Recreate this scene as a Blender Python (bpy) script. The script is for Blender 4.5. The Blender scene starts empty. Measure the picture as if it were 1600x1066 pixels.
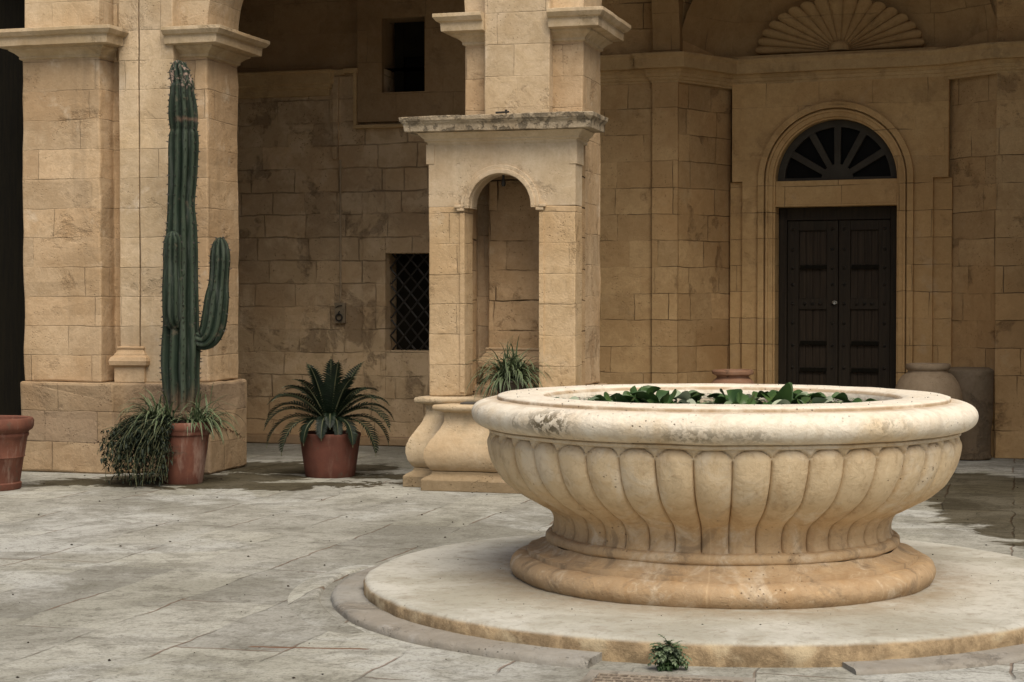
import bpy, bmesh, math, random
from mathutils import Vector, noise
random.seed(7)
R = math.radians
PI = math.pi
scn = bpy.context.scene
COL = scn.collection

# ------------------------------------------------------------------ camera
F = 2740.0                      # focal length in photo pixels (photo 1600 wide)
H = 1.5                         # eye height
HZ = 470.0                      # horizon row
PITCH = math.atan((533 - HZ) / F)
cam = bpy.data.cameras.new("camera")
cam.sensor_width = 36.0
cam.lens = F / 1600 * 36
cam.clip_end = 500
camo = bpy.data.objects.new("camera", cam)
COL.objects.link(camo)
camo.location = (0, 0, H)
camo.rotation_euler = (PI / 2 - PITCH, 0, 0)
scn.camera = camo


def ray(px, py):
    a = (px - 800) / F
    b = (533 - py) / F
    return (a, math.cos(PITCH) + b * math.sin(PITCH), b * math.cos(PITCH) - math.sin(PITCH))


def gnd(px, py, z=0.0):
    d = ray(px, py)
    k = (z - H) / d[2]
    return Vector((d[0] * k, d[1] * k, z))


def at(px, py, Y):
    d = ray(px, py)
    k = Y / d[1]
    return Vector((d[0] * k, Y, H + d[2] * k))


class Frame:
    """A vertical reference plane: u runs along it, t runs into it, z up."""
    def __init__(self, ox, oy, phi):
        self.o = (ox, oy)
        self.phi = phi
        self.c, self.s = math.cos(phi), math.sin(phi)

    def hit(self, px, py, t):
        d = ray(px, py)
        n = (self.s, self.c)
        k = (t + self.o[0] * n[0] + self.o[1] * n[1]) / (d[0] * n[0] + d[1] * n[1])
        x, y = d[0] * k - self.o[0], d[1] * k - self.o[1]
        return (x * self.c - y * self.s, t, H + d[2] * k)

    def S(self, px, t, py=400):
        return self.hit(px, py, t)[0]

    def Z(self, px, py, t):
        return self.hit(px, py, t)[2]

    def local(self, x, y):
        x, y = x - self.o[0], y - self.o[1]
        return (x * self.c - y * self.s, x * self.s + y * self.c)

    def world(self, u, t):
        return (self.o[0] + u * self.c + t * self.s, self.o[1] - u * self.s + t * self.c)

    def place(self, o):
        o.location = (self.o[0], self.o[1], 0)
        o.rotation_euler = (0, 0, -self.phi)


B = Frame(0, 14.45, R(16))


# ------------------------------------------------------------------ nodes
class NT:
    def __init__(self, name):
        self.m = bpy.data.materials.new(name)
        self.m.use_nodes = True
        self.t = self.m.node_tree
        self.t.nodes.clear()
        self.out = self.t.nodes.new("ShaderNodeOutputMaterial")
        self.bs = self.t.nodes.new("ShaderNodeBsdfPrincipled")
        self.t.links.new(self.bs.outputs[0], self.out.inputs[0])
        self.tc = self.t.nodes.new("ShaderNodeTexCoord")
        self.obj = self.tc.outputs["Object"]
        self.uv = self.tc.outputs["UV"]

    def put(self, sock, v):
        if isinstance(v, bpy.types.NodeSocket):
            self.t.links.new(v, sock)
        elif isinstance(v, (tuple, list)) and len(v) == 3 and sock.type == 'RGBA':
            sock.default_value = (*v, 1)
        else:
            sock.default_value = v

    def math(self, op, a, b=0.0, c=0.0, clamp=False):
        n = self.t.nodes.new("ShaderNodeMath")
        n.operation = op
        n.use_clamp = clamp
        self.put(n.inputs[0], a)
        self.put(n.inputs[1], b)
        self.put(n.inputs[2], c)
        return n.outputs[0]

    def vec(self, op, a, b=(0, 0, 0), scale=None):
        n = self.t.nodes.new("ShaderNodeVectorMath")
        n.operation = op
        self.put(n.inputs[0], a)
        if scale is not None:
            self.put(n.inputs["Scale"], scale)
        else:
            self.put(n.inputs[1], b)
        return n.outputs[1] if op in ('LENGTH', 'DISTANCE', 'DOT_PRODUCT') else n.outputs[0]

    def noise(self, v, scale, detail=4, rough=.55, dist=0.0, color=False):
        n = self.t.nodes.new("ShaderNodeTexNoise")
        self.put(n.inputs["Vector"], v)
        n.inputs["Scale"].default_value = scale
        n.inputs["Detail"].default_value = detail
        n.inputs["Roughness"].default_value = rough
        n.inputs["Distortion"].default_value = dist
        return n.outputs["Color" if color else "Fac"]

    def vor(self, v, scale, feature='F1', rnd=1.0):
        n = self.t.nodes.new("ShaderNodeTexVoronoi")
        n.feature = feature
        self.put(n.inputs["Vector"], v)
        n.inputs["Scale"].default_value = scale
        n.inputs["Randomness"].default_value = rnd
        return n.outputs["Distance"]

    def white(self, v):
        n = self.t.nodes.new("ShaderNodeTexWhiteNoise")
        n.noise_dimensions = '3D'
        self.put(n.inputs["Vector"], v)
        return n.outputs["Value"]

    def rng(self, v, a, b, c=0.0, d=1.0, smooth=True):
        n = self.t.nodes.new("ShaderNodeMapRange")
        n.interpolation_type = 'SMOOTHSTEP' if smooth else 'LINEAR'
        self.put(n.inputs[0], v)
        for i, k in enumerate((a, b, c, d)):
            self.put(n.inputs[i + 1], k)
        return n.outputs[0]

    def mix(self, f, a, b, mode='MIX'):
        n = self.t.nodes.new("ShaderNodeMix")
        n.data_type = 'RGBA'
        n.blend_type = mode
        n.clamp_factor = True
        self.put(n.inputs[0], f)
        self.put(n.inputs[6], a)
        self.put(n.inputs[7], b)
        return n.outputs[2]

    def comb(self, x, y, z=0.0):
        n = self.t.nodes.new("ShaderNodeCombineXYZ")
        for i, k in enumerate((x, y, z)):
            self.put(n.inputs[i], k)
        return n.outputs[0]

    def sep(self, v):
        n = self.t.nodes.new("ShaderNodeSeparateXYZ")
        self.put(n.inputs[0], v)
        return n.outputs

    def mapping(self, v, scale=(1, 1, 1), loc=(0, 0, 0), rot=(0, 0, 0)):
        n = self.t.nodes.new("ShaderNodeMapping")
        self.put(n.inputs[0], v)
        n.inputs["Location"].default_value = loc
        n.inputs["Rotation"].default_value = rot
        n.inputs["Scale"].default_value = scale
        return n.outputs[0]

    def bump(self, h, strength=.5, dist=.02):
        n = self.t.nodes.new("ShaderNodeBump")
        n.inputs["Strength"].default_value = strength
        n.inputs["Distance"].default_value = dist
        self.put(n.inputs["Height"], h)
        self.t.links.new(n.outputs[0], self.bs.inputs["Normal"])

    def fin(self, col, rough=.85, spec=.3):
        self.put(self.bs.inputs["Base Color"], col)
        self.put(self.bs.inputs["Roughness"], rough)
        self.put(self.bs.inputs["Specular IOR Level"], spec)
        return self.m

    def masonry(self, uv, bw, bh, seed=0.0, jw=.006, wob=.02):
        """Coursed blocks. returns (joint mask 0..1, random, random2, in-block height)."""
        dn = self.noise(self.obj, 2.6, 3, color=True)
        d = self.vec('SCALE', self.vec('SUBTRACT', dn, (.5, .5, .5)), scale=wob * 2)
        xyz = self.sep(self.vec('ADD', uv, d))
        u, v = xyz[0], xyz[1]
        vv = self.math('DIVIDE', v, bh)
        row = self.math('FLOOR', vv)
        r1 = self.white(self.comb(row, seed, 3.1))
        r2 = self.white(self.comb(row, seed, 9.7))
        w = self.math('MULTIPLY_ADD', r1, bw * .7, bw * .65)
        uu = self.math('ADD', self.math('DIVIDE', u, w), self.math('MULTIPLY', r2, 31.7))
        col = self.math('FLOOR', uu)
        fu = self.math('FRACT', uu)
        fv = self.math('FRACT', vv)
        du = self.math('MULTIPLY', self.math('MINIMUM', fu, self.math('SUBTRACT', 1.0, fu)), w)
        dv = self.math('MULTIPLY', self.math('MINIMUM', fv, self.math('SUBTRACT', 1.0, fv)), bh)
        dd = self.math('MINIMUM', du, dv)
        mask = self.rng(dd, jw * .45, jw * 1.6, 1.0, 0.0)
        soft = self.rng(dd, 0.0, jw * 5, 1.0, 0.0)
        ra = self.white(self.comb(row, col, seed + .37))
        rb = self.white(self.comb(row, col, seed + 5.91))
        return mask, ra, rb, soft


def stone(name, c1, c2, joints=None, var=.22, jcol=(.12, .085, .05), jstr=.75, blotch=0.0, bcol=(.09, .07, .05),
          bth=(.56, .66), pale=0.0, pcol=(.55, .46, .33), pth=(.58, .72), bump=.6, pits=.5, streak=0.0, alt=None, altw=.35,
          rough=.9, seed=0.0, scale=1.0, green=0.0, wob=.02):
    c1, c2, pcol = [(q[0] * 1.0, q[1] * .99, q[2] * 1.0) for q in (c1, c2, pcol)]
    n = NT(name)
    P = n.obj
    nl = n.noise(P, 1.1 * scale, 6, .6, .4)
    nm = n.noise(P, 6.5 * scale, 6, .62, .6)
    nf = n.noise(P, 48 * scale, 5, .65)
    n0 = n.noise(n.vec('ADD', P, (1.1, 8.3, 5.2)), .65, 5, .6, .4)
    c = n.mix(n.rng(n.math('ADD', n.math('MULTIPLY', nl, .6), n.math('MULTIPLY', nm, .4)), .38, .62), c1, c2)
    c = n.mix(n.math('MULTIPLY', n.rng(n0, .44, .62), .5), c, (c1[0] * .72, c1[1] * .62, c1[2] * .52))
    n3 = n.noise(n.vec('ADD', P, (2.3, 6.1, 3.3)), 15 * scale, 7, .7, .2)
    c = n.mix(n.math('MULTIPLY', n.rng(n3, .48, .72), .38), c, (c1[0] * .58, c1[1] * .52, c1[2] * .44))
    c = n.mix(n.math('MULTIPLY', n.rng(n3, .30, .46, 1.0, 0.0), .22), c, (c1[0] * 1.16, c1[1] * 1.18, c1[2] * 1.24))
    c = n.mix(n.math('MULTIPLY', n.rng(nf, .35, .75), .30), c, (c1[0] * .62, c1[1] * .58, c1[2] * .5))
    height = n.math('ADD', n.math('MULTIPLY', nm, .6), n.math('MULTIPLY', nf, .16))
    if joints:
        bw, bh, jw = joints
        mask, ra, rb, soft = n.masonry(n.uv, bw, bh, seed, jw, wob)
        k = n.math('MULTIPLY_ADD', ra, 2 * var, 1 - var)
        c = n.mix(1.0, c, n.comb(k, n.math('MULTIPLY_ADD', k, .96, .035), n.math('MULTIPLY_ADD', k, .88, .10)), 'MULTIPLY')
        if alt:
            c = n.mix(n.math('MULTIPLY', n.rng(rb, .45, .95), altw), c, alt)
        height = n.math('ADD', n.math('ADD', height, n.math('MULTIPLY', n3, .25)), n.math('MULTIPLY', ra, .3))
    if pale:
        np_ = n.noise(n.vec('ADD', P, (7.3, 2.2, 4.1)), 2.6 * scale, 8, .66, .2)
        c = n.mix(n.math('MULTIPLY', n.rng(np_, *pth), pale), c, pcol)
    if blotch:
        nb = n.noise(n.vec('ADD', P, (3.7, 9.1, 1.3)), 2.3 * scale, 9, .66, .25)
        fb = n.rng(nb, *bth)
        if joints:
            fb = n.math('MULTIPLY', fb, n.rng(rb, .15, .6, .25, 1.0))
        c = n.mix(n.math('MULTIPLY', fb, blotch), c, bcol)
        height = n.math('SUBTRACT', height, n.math('MULTIPLY', fb, .5))
    if streak:
        ns = n.noise(n.mapping(P, (5.5, 5.5, .45)), 1.0, 6, .65)
        c = n.mix(n.math('MULTIPLY', n.rng(ns, .5, .74), streak), c, (c1[0] * .38, c1[1] * .36, c1[2] * .34))
    if green:
        ng = n.noise(n.vec('ADD', P, (1.9, 5.5, 8.2)), 3.2, 7, .66, .5)
        c = n.mix(n.math('MULTIPLY', n.rng(ng, .52, .68), green), c, (.10, .11, .07))
    if pits:
        pv = n.vor(n.vec('ADD', P, n.vec('SCALE', n.noise(P, 18, 2, color=True), scale=.03)), 42 * scale)
        pm = n.math('MULTIPLY', n.rng(pv, .10, .26, 1.0, 0.0), n.rng(n.noise(P, 4.1, 3), .5, .62))
        c = n.mix(n.math('MULTIPLY', pm, pits), c, (c1[0] * .30, c1[1] * .27, c1[2] * .22))
        height = n.math('SUBTRACT', height, n.math('MULTIPLY', pm, .5 * pits))
    if joints:
        jn = n.rng(n.noise(P, 2.3, 5), .40, .64, .06, 1.0)
        jm = n.math('MULTIPLY', n.math('MULTIPLY', mask, jn), jstr)
        c = n.mix(jm, c, jcol)
        height = n.math('SUBTRACT', height, n.math('MULTIPLY', n.math('ADD', n.math('MULTIPLY', mask, .5), n.math('MULTIPLY', soft, .05)), jn))
    n.bump(height, bump, .022)
    return n.fin(c, rough, .10)


WARM1, WARM2 = (.50, .385, .245), (.40, .295, .175)
M = {}
M['pier'] = stone('pier_limestone', (.54, .41, .265), (.43, .31, .185), (.75, .256, .0024), .12, pale=.6, pcol=(.64, .54, .40), blotch=.35,
                  bcol=(.28, .17, .085), streak=.30, jstr=.42, seed=1.0, alt=(.46, .29, .15), altw=.25, bump=.8)
M['pierup'] = stone('upper_pier_limestone', (.62, .50, .345), (.51, .395, .25), (.75, .256, .0024), .11, pale=.6, pcol=(.68, .59, .46), blotch=.25, bcol=(.30, .21, .12), streak=.3, jstr=.4, seed=4.0, bump=.7)
M['plinth'] = stone('plinth_limestone', (.40, .30, .19), (.31, .225, .14), (.6, .27, .004), .10, pale=.45, pcol=(.46, .35, .235), blotch=.6, bcol=(.18, .125, .08),
                    bth=(.5, .66), bump=1.0, pits=.6, jstr=.55, seed=2.0, alt=(.29, .22, .16), altw=.4)
M['impost'] = stone('impost_limestone', (.60, .485, .33), (.47, .36, .21), None, blotch=.45, bcol=(.19, .14, .085), streak=.35, pits=.3, bump=.6)
M['aed'] = stone('shrine_limestone', (.64, .53, .375), (.54, .425, .275), None, pale=.4, blotch=.3, bcol=(.32, .215, .12), streak=.25, bump=.7, pits=.4)
M['jamb'] = stone('jamb_limestone', (.58, .44, .275), (.48, .35, .20), (.7, .245, .0035), .09, pale=.4, blotch=.35, bcol=(.29, .175, .085), bump=.9, jstr=.5, seed=6.0)
M['lichen'] = stone('lichened_cornice', (.50, .42, .30), (.38, .31, .21), None, blotch=.55, bcol=(.09, .08, .06), bth=(.50, .60), pale=.6, pcol=(.6, .54, .43), bump=1.0, pits=.8, scale=5.0, streak=.4)
M['pedestal'] = stone('pedestal_limestone', (.56, .46, .315), (.48, .365, .225), None, pale=.5, pcol=(.62, .54, .42), blotch=.4, bcol=(.2, .16, .10), bump=.8, pits=.6, green=.25)
M['pedbase'] = stone('pedestal_base', (.33, .265, .17), (.26, .205, .13), None, pale=.4, pcol=(.42, .34, .25), blotch=.5, bcol=(.14, .10, .075), bump=1.0, pits=.7)
M['rubble'] = stone('back_wall_masonry', (.61, .46, .285), (.48, .35, .21), (.44, .24, .005), .13, pale=.7, pcol=(.64, .49, .31), pth=(.48, .62), blotch=.55, bcol=(.16, .11, .065),
                    bth=(.52, .62), bump=1.1, pits=.7, jstr=.28, seed=3.0, alt=(.50, .365, .215), altw=.5, wob=.03)
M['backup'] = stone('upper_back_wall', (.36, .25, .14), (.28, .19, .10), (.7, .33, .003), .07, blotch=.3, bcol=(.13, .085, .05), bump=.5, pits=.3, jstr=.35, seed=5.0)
M['niche'] = stone('niche_masonry', (.60, .42, .22), (.47, .315, .155), (.52, .262, .0030), .10, pale=.4, pcol=(.55, .415, .24), blotch=.55, bcol=(.21, .13, .065), bump=1.0, jstr=.75, seed=8.0,
                   alt=(.39, .235, .105), altw=.35)
M['portal'] = stone('portal_limestone', (.62, .43, .215), (.52, .35, .165), (.66, .265, .003), .07, pale=.25, blotch=.3, bcol=(.27, .165, .075), bump=.7, jstr=.85, pits=.35, seed=9.0)
M['trim'] = stone('trim_limestone', (.57, .41, .215), (.48, .335, .17), None, blotch=.35, bcol=(.22, .145, .07), bump=.6, pits=.3, streak=.2)
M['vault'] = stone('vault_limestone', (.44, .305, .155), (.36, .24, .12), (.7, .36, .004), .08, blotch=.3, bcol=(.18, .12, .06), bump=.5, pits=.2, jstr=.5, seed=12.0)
M['recess'] = stone('recess_masonry', (.50, .36, .215), (.40, .275, .15), (.52, .25, .005), .14, pale=.35, blotch=.45, bcol=(.22, .14, .075), bump=1.0, jstr=1.0, jcol=(.06, .04, .022), seed=14.0)
M['slate'] = stone('slate_lid', (.10, .095, .085), (.075, .07, .062), None, bump=.5)
M['jar'] = stone('weathered_jar', (.36, .285, .195), (.28, .215, .145), None, pale=.35, pcol=(.30, .24, .17), blotch=.4, bcol=(.09, .07, .05), bump=.6)
M['darkblock'] = stone('dark_stone', (.21, .165, .115), (.15, .12, .08), None, blotch=.4, bcol=(.06, .05, .038), bump=.8)
M['plaque'] = stone('plaque_stone', (.36, .30, .21), (.28, .23, .155), None, blotch=.3, bump=.5)


def basin_mat(name, top):
    n = NT(name)
    P = n.obj
    nl = n.noise(P, 1.6, 6, .6, .5)
    nm = n.noise(P, 7.0, 7, .65, .5)
    nf = n.noise(P, 60, 4, .65)
    x, y, z = n.sep(P)
    white = (.76, .70, .585)
    tan = (.64, .505, .325)
    org = (.42, .30, .18)
    # limestone patina: orange mineral staining strongest on the foot, paler towards the rim
    hz = n.math('ADD', z, n.math('MULTIPLY', n.math('SUBTRACT', n.math('ADD', n.math('MULTIPLY', nl, .6), n.math('MULTIPLY', nm, .4)), .5), .7))
    c = n.mix(n.rng(hz, .16, .46), org, (.55, .40, .235))
    c = n.mix(n.rng(hz, .40, .66), c, tan)
    c = n.mix(n.rng(hz, .80, 1.0), c, white)
    c = n.mix(n.math('MULTIPLY', n.rng(nm, .5, .78), .5), c, (.55, .36, .18) if not top else (.64, .54, .40))
    ww = n.noise(n.vec('ADD', P, (4.4, 1.7, 2.9)), 3.4, 8, .66, .9)
    c = n.mix(n.math('MULTIPLY', n.rng(ww, .52, .66), .6), c, (.68, .60, .47))
    st = n.noise(n.mapping(P, (7, 7, .8)), 1.0, 6, .68)
    c = n.mix(n.math('MULTIPLY', n.rng(st, .48, .70), .5), c, n.mix(n.rng(z, .8, .9), (.36, .225, .11), (.56, .45, .31)))
    n4 = n.noise(n.vec('ADD', P, (1.2, 7.7, 3.9)), 21, 7, .72, .8)
    c = n.mix(n.math('MULTIPLY', n.rng(n4, .48, .72), n.rng(z, .86, .94, .38, .22)), c, (.30, .19, .10))
    c = n.mix(n.math('MULTIPLY', n.rng(n4, .30, .44, 1.0, 0.0), .35), c, (.74, .64, .48))
    gz = n.noise(n.vec('ADD', P, (8.8, 3.1, .4)), 5.2, 9, .7, .7)
    lowm = n.rng(z, .30, .52, 1.0, .25)
    c = n.mix(n.math('MULTIPLY', n.math('MULTIPLY', n.rng(gz, .52, .64), lowm), .7), c, (.23, .17, .11))
    # lichen colony on the rim, left of centre, and a faint one nearer the middle
    sp = n.noise(P, 26, 7, .7, .4)
    for (cx, cy, cz, rx, rz, k) in ((-.90, -.88, .935, .20, .075, 1.0), (-.27, -1.23, .90, .24, .045, .6), (.0, -1.25, .90, .12, .05, .4), (.62, -1.09, .94, .2, .05, .4), (-1.05, -.71, .93, .07, .05, .5)):
        d = n.vec('LENGTH', n.mapping(P, (1 / rx, 1 / rx, 1 / rz), (-cx / rx, -cy / rx, -cz / rz)))
        f = n.math('MULTIPLY', n.rng(d, .25, 1.15, 1.0, 0.0), n.rng(sp, .465, .53))
        c = n.mix(n.math('MULTIPLY', f, k), c, (.17, .14, .09))
    lip = n.math('MULTIPLY', n.rng(n.math('ABSOLUTE', n.math('SUBTRACT', z, 1.008)), .004, .012, 1.0, 0.0), n.rng(nm, .30, .55, .3, 1.0))
    c = n.mix(n.math('MULTIPLY', lip, .75), c, (.34, .22, .11))
    pv = n.vor(P, 36)
    pm = n.math('MULTIPLY', n.rng(pv, .08, .2, 1.0, 0.0), n.rng(n.noise(P, 3.3, 4), .54, .63))
    c = n.mix(n.math('MULTIPLY', pm, .75), c, (.10, .07, .045))
    # four mortared joints where the foot and bowl were assembled
    ang = n.math('ARCTAN2', y, x)
    aj = n.math('ABSOLUTE', n.math('SUBTRACT', n.math('FRACT', n.math('ADD', n.math('MULTIPLY', ang, 5 / (2 * PI)), n.math('MULTIPLY', nm, .018))), .62))
    jm = n.math('MULTIPLY', n.rng(aj, .0, .006, 1.0, 0.0), n.rng(z, .76, .80, 1.0, .15))
    c = n.mix(n.math('MULTIPLY', jm, .35), c, (.60, .46, .30))
    h = n.math('ADD', n.math('MULTIPLY', nm, .6), n.math('MULTIPLY', nf, .22))
    h = n.math('SUBTRACT', n.math('ADD', h, n.math('MULTIPLY', n4, .5)), n.math('MULTIPLY', pm, .6))
    n.bump(h, .7, .018)
    return n.fin(c, .85, .12)


M['basin'] = basin_mat('basin_limestone', False)
M['rim'] = basin_mat('basin_rim_limestone', True)


def platform_mat():
    n = NT('platform_stone')
    P = n.obj
    nl = n.noise(P, 1.3, 7, .62, .6)
    nm = n.noise(n.mapping(P, (1, 1, 1)), 8, 7, .68, .4)
    nf = n.noise(P, 70, 4, .65)
    x, y, z = n.sep(P)
    side = n.rng(z, .080, .098, 1.0, 0.0)
    top = n.mix(n.rng(nl, .36, .62), (.36, .345, .285), (.51, .50, .445))
    top = n.mix(n.math('MULTIPLY', n.rng(nm, .48, .70), .5), top, (.27, .235, .175))
    top = n.mix(n.math('MULTIPLY', n.rng(n.noise(P, 20, 7, .7, .6), .5, .68), .4), top, (.20, .17, .125))
    rr = n.vec('LENGTH', n.comb(x, y, 0.0))
    # rust coloured run-off stain spreading out round the foot of the basin
    ro = n.rng(n.math('ADD', rr, n.math('MULTIPLY', nm, .5)), 1.28, 1.72, 1.0, 0.0)
    top = n.mix(n.math('MULTIPLY', n.math('MULTIPLY', ro, n.rng(nm, .34, .60, .25, 1.0)), .6), top, (.29, .21, .125))
    sd = n.mix(n.rng(n.noise(P, 7, 8, .72, .3), .36, .62), (.22, .16, .095), (.42, .315, .19))
    sd = n.mix(n.rng(n.noise(n.vec('ADD', P, (3, 1, 2)), 5, 6), .5, .66), sd, (.47, .385, .255))
    c = n.mix(side, top, sd)
    sp = n.vor(P, 24)
    c = n.mix(n.math('MULTIPLY', n.math('MULTIPLY', n.rng(sp, .05, .12, 1.0, 0.0), n.rng(n.noise(P, 2.7, 3), .52, .6)), .8), c, (.07, .055, .04))
    n.bump(n.math('ADD', n.math('MULTIPLY', nm, .8), n.math('MULTIPLY', nf, .3)), .7, .02)
    return n.fin(c, .9, .10)


M['platform'] = platform_mat()


def ground_mat():
    n = NT('paving_stone')
    P = n.obj
    uvr = n.mapping(P, (1, 1, 1), (0, 0, 0), (0, 0, R(-74)))
    mask, ra, rb, soft = n.masonry(uvr, 1.5, .50, 2.5, .006, .05)
    nl = n.noise(P, .5, 7, .62, .5)
    nm = n.noise(P, 2.3, 8, .68, .8)
    nw = n.noise(n.mapping(P, (1, 1.5, 1), (0, 0, 0), (0, 0, R(14))), 5.0, 8, .72, .7)
    n2 = n.noise(n.vec('ADD', P, (3.1, 2.7, 0)), 13, 7, .72, .8)
    nf = n.noise(P, 55, 4, .65)
    c = n.mix(n.rng(nl, .36, .62), (.255, .25, .21), (.37, .365, .32))
    k = n.math('MULTIPLY_ADD', ra, .34, .83)
    c = n.mix(1.0, c, n.comb(k, k, n.math('MULTIPLY_ADD', k, .9, .1)), 'MULTIPLY')
    # chalky worn film on some slabs, dark lichen crust on others
    c = n.mix(n.math('MULTIPLY', n.rng(n.noise(n.vec('ADD', P, (5, 3, 1)), .75, 7, .64, .6), .48, .62), .75), c, (.46, .465, .435))
    c = n.mix(n.math('MULTIPLY', n.rng(nm, .48, .62), .45), c, (.15, .143, .115))
    c = n.mix(n.math('MULTIPLY', n.rng(nw, .52, .62), .34), c, (.105, .098, .078))
    c = n.mix(n.math('MULTIPLY', n.rng(n2, .50, .66), .45), c, (.11, .10, .08))
    c = n.mix(n.math('MULTIPLY', n.rng(n2, .30, .43, 1.0, 0.0), .30), c, (.45, .445, .41))
    c = n.mix(n.math('MULTIPLY', n.rng(nf, .48, .66), .38), c, (.105, .098, .078))
    n5 = n.noise(n.vec('ADD', P, (6.1, 1.7, 0)), 27, 6, .75, 1.2)
    c = n.mix(n.math('MULTIPLY', n.math('MULTIPLY', n.rng(n5, .56, .62), n.rng(nm, .40, .56)), .6), c, (.075, .07, .055))
    c = n.mix(n.math('MULTIPLY', n.rng(n5, .36, .42, 1.0, 0.0), .28), c, (.47, .465, .43))
    jn = n.rng(n.noise(P, 1.3, 6), .44, .58, .0, 1.0)
    jm = n.math('MULTIPLY', mask, jn)
    c = n.mix(n.math('MULTIPLY', jm, .65), c, n.mix(n.rng(n.noise(P, 1.3, 2), .5, .6), (.075, .07, .055), (.15, .085, .05)))
    # one open joint packed with red earth, just left of the platform
    ja, jb = gnd(385, 1010.5), gnd(582, 1014.5)
    jx, jy, jz = n.sep(n.mapping(n.vec('ADD', P, n.vec('SCALE', n.vec('SUBTRACT', n.noise(P, 14, 4, color=True), (.5, .5, .5)), scale=.03)), (1, 1, 1), (-ja.x, -ja.y, 0)))
    slope = (jb.y - ja.y) / (jb.x - ja.x)
    jd = n.math('ABSOLUTE', n.math('SUBTRACT', jy, n.math('MULTIPLY', jx, slope)))
    rj = n.math('MULTIPLY', n.rng(jd, .008, .018, 1.0, 0.0), n.math('MULTIPLY', n.rng(jx, 0, .03), n.rng(jx, jb.x - ja.x - .03, jb.x - ja.x, 1.0, 0.0)))
    c = n.mix(n.math('MULTIPLY', rj, .9), c, (.15, .075, .045))
    sp = n.vor(P, 5.5)
    spm = n.rng(sp, .022, .045, 1.0, 0.0)
    c = n.mix(n.math('MULTIPLY', spm, .85), c, (.03, .028, .022))
    # wet patches: watering run-off by the pots and a broad puddle stain on the right
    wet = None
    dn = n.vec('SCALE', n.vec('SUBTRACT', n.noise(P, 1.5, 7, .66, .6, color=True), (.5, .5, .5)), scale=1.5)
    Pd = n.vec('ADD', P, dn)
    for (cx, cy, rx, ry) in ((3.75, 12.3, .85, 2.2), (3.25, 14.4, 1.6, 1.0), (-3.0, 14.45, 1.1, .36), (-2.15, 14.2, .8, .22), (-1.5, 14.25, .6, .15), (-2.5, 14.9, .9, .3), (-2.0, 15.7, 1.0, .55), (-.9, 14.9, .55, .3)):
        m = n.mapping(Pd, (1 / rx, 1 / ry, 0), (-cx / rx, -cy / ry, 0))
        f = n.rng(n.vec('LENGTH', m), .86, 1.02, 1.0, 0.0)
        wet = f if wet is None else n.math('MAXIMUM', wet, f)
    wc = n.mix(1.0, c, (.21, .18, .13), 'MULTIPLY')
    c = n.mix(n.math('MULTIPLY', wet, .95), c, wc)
    h = n.math('ADD', n.math('MULTIPLY', nm, .5), n.math('ADD', n.math('MULTIPLY', nw, .35), n.math('MULTIPLY', nf, .22)))
    h = n.math('SUBTRACT', n.math('ADD', h, n.math('MULTIPLY', ra, .3)), n.math('MULTIPLY', jm, 1.0))
    n.bump(h, .6, .02)
    return n.fin(c, .9, n.rng(wet, 0, 1, .10, .04))


M['ground'] = ground_mat()


def simple(name, c1, c2, scale=8, rough=.7, bump=.3, spec=.3, metal=0.0, stretch=(1, 1, 1), dist=.01):
    n = NT(name)
    nn = n.noise(n.mapping(n.obj, stretch), scale, 6, .62, .3)
    c = n.mix(n.rng(nn, .35, .66), c1, c2)
    n.bump(nn, bump, dist)
    n.bs.inputs["Metallic"].default_value = metal
    return n.fin(c, rough, spec)


def terracotta(name, c1, c2, pale=.4):
    n = NT(name)
    P = n.obj
    a = n.noise(P, 5, 7, .65, .4)
    b = n.noise(n.mapping(P, (9, 9, 1.6)), 1.0, 6, .65)
    c = n.mix(n.rng(a, .36, .66), c1, c2)
    c = n.mix(n.math('MULTIPLY', n.rng(b, .52, .7), pale), c, (.38, .28, .22))
    c = n.mix(n.math('MULTIPLY', n.rng(n.noise(n.vec('ADD', P, (2, 2, 2)), 9, 7, .7), .56, .66), .6), c, (.09, .07, .05))
    n.bump(n.math('ADD', a, n.math('MULTIPLY', n.noise(P, 60, 3), .3)), .3, .01)
    return n.fin(c, .8, .25)


M['terra'] = terracotta('terracotta', (.165, .066, .042), (.115, .045, .030), .5)
M['terra2'] = terracotta('smooth_terracotta', (.135, .050, .033), (.105, .040, .027), .15)
M['urn'] = terracotta('pale_terracotta', (.40, .235, .145), (.33, .18, .11), .5)
M['soil'] = simple('soil', (.045, .032, .022), (.02, .015, .011), 30, .95, 1.0, .1)
M['iron'] = simple('wrought_iron', (.022, .02, .017), (.035, .028, .02), 20, .6, .4, .4)
M['dark'] = simple('unlit_fill', (.022, .019, .013), (.016, .014, .01), 3, .95, .2, .05)  # near-black fill, unlit depth put into the colour
M['grate'] = simple('rusted_grating', (.30, .25, .19), (.20, .16, .12), 30, .7, .6, .4)
M['steel'] = simple('bright_steel', (.6, .6, .58), (.5, .5, .48), 10, .3, .1, .5, 1.0)
M['wood'] = simple('old_door_timber', (.038, .029, .019), (.026, .020, .014), 3.0, .75, .7, .2, 0, (16, 16, .7))
M['wood2'] = simple('door_panel_timber', (.050, .036, .023), (.030, .022, .015), 3.0, .75, .7, .2, 0, (20, 20, .6))
M['nearblack'] = simple('near_black', (.012, .010, .006), (.008, .007, .005), 3.0, .85, .5, .1, 0, (14, 14, .8))  # near-black for the void panel and the door strips
M['fanwood'] = simple('fanlight_timber', (.062, .055, .042), (.045, .039, .03), 4, .7, .4, .2)
M['glass'] = simple('dark_glass', (.005, .005, .004), (.008, .007, .006), 2, .45, .05, .06)
M['pipe'] = simple('limewashed_pipe', (.40, .31, .2), (.32, .24, .15), 9, .8, .4)


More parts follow.
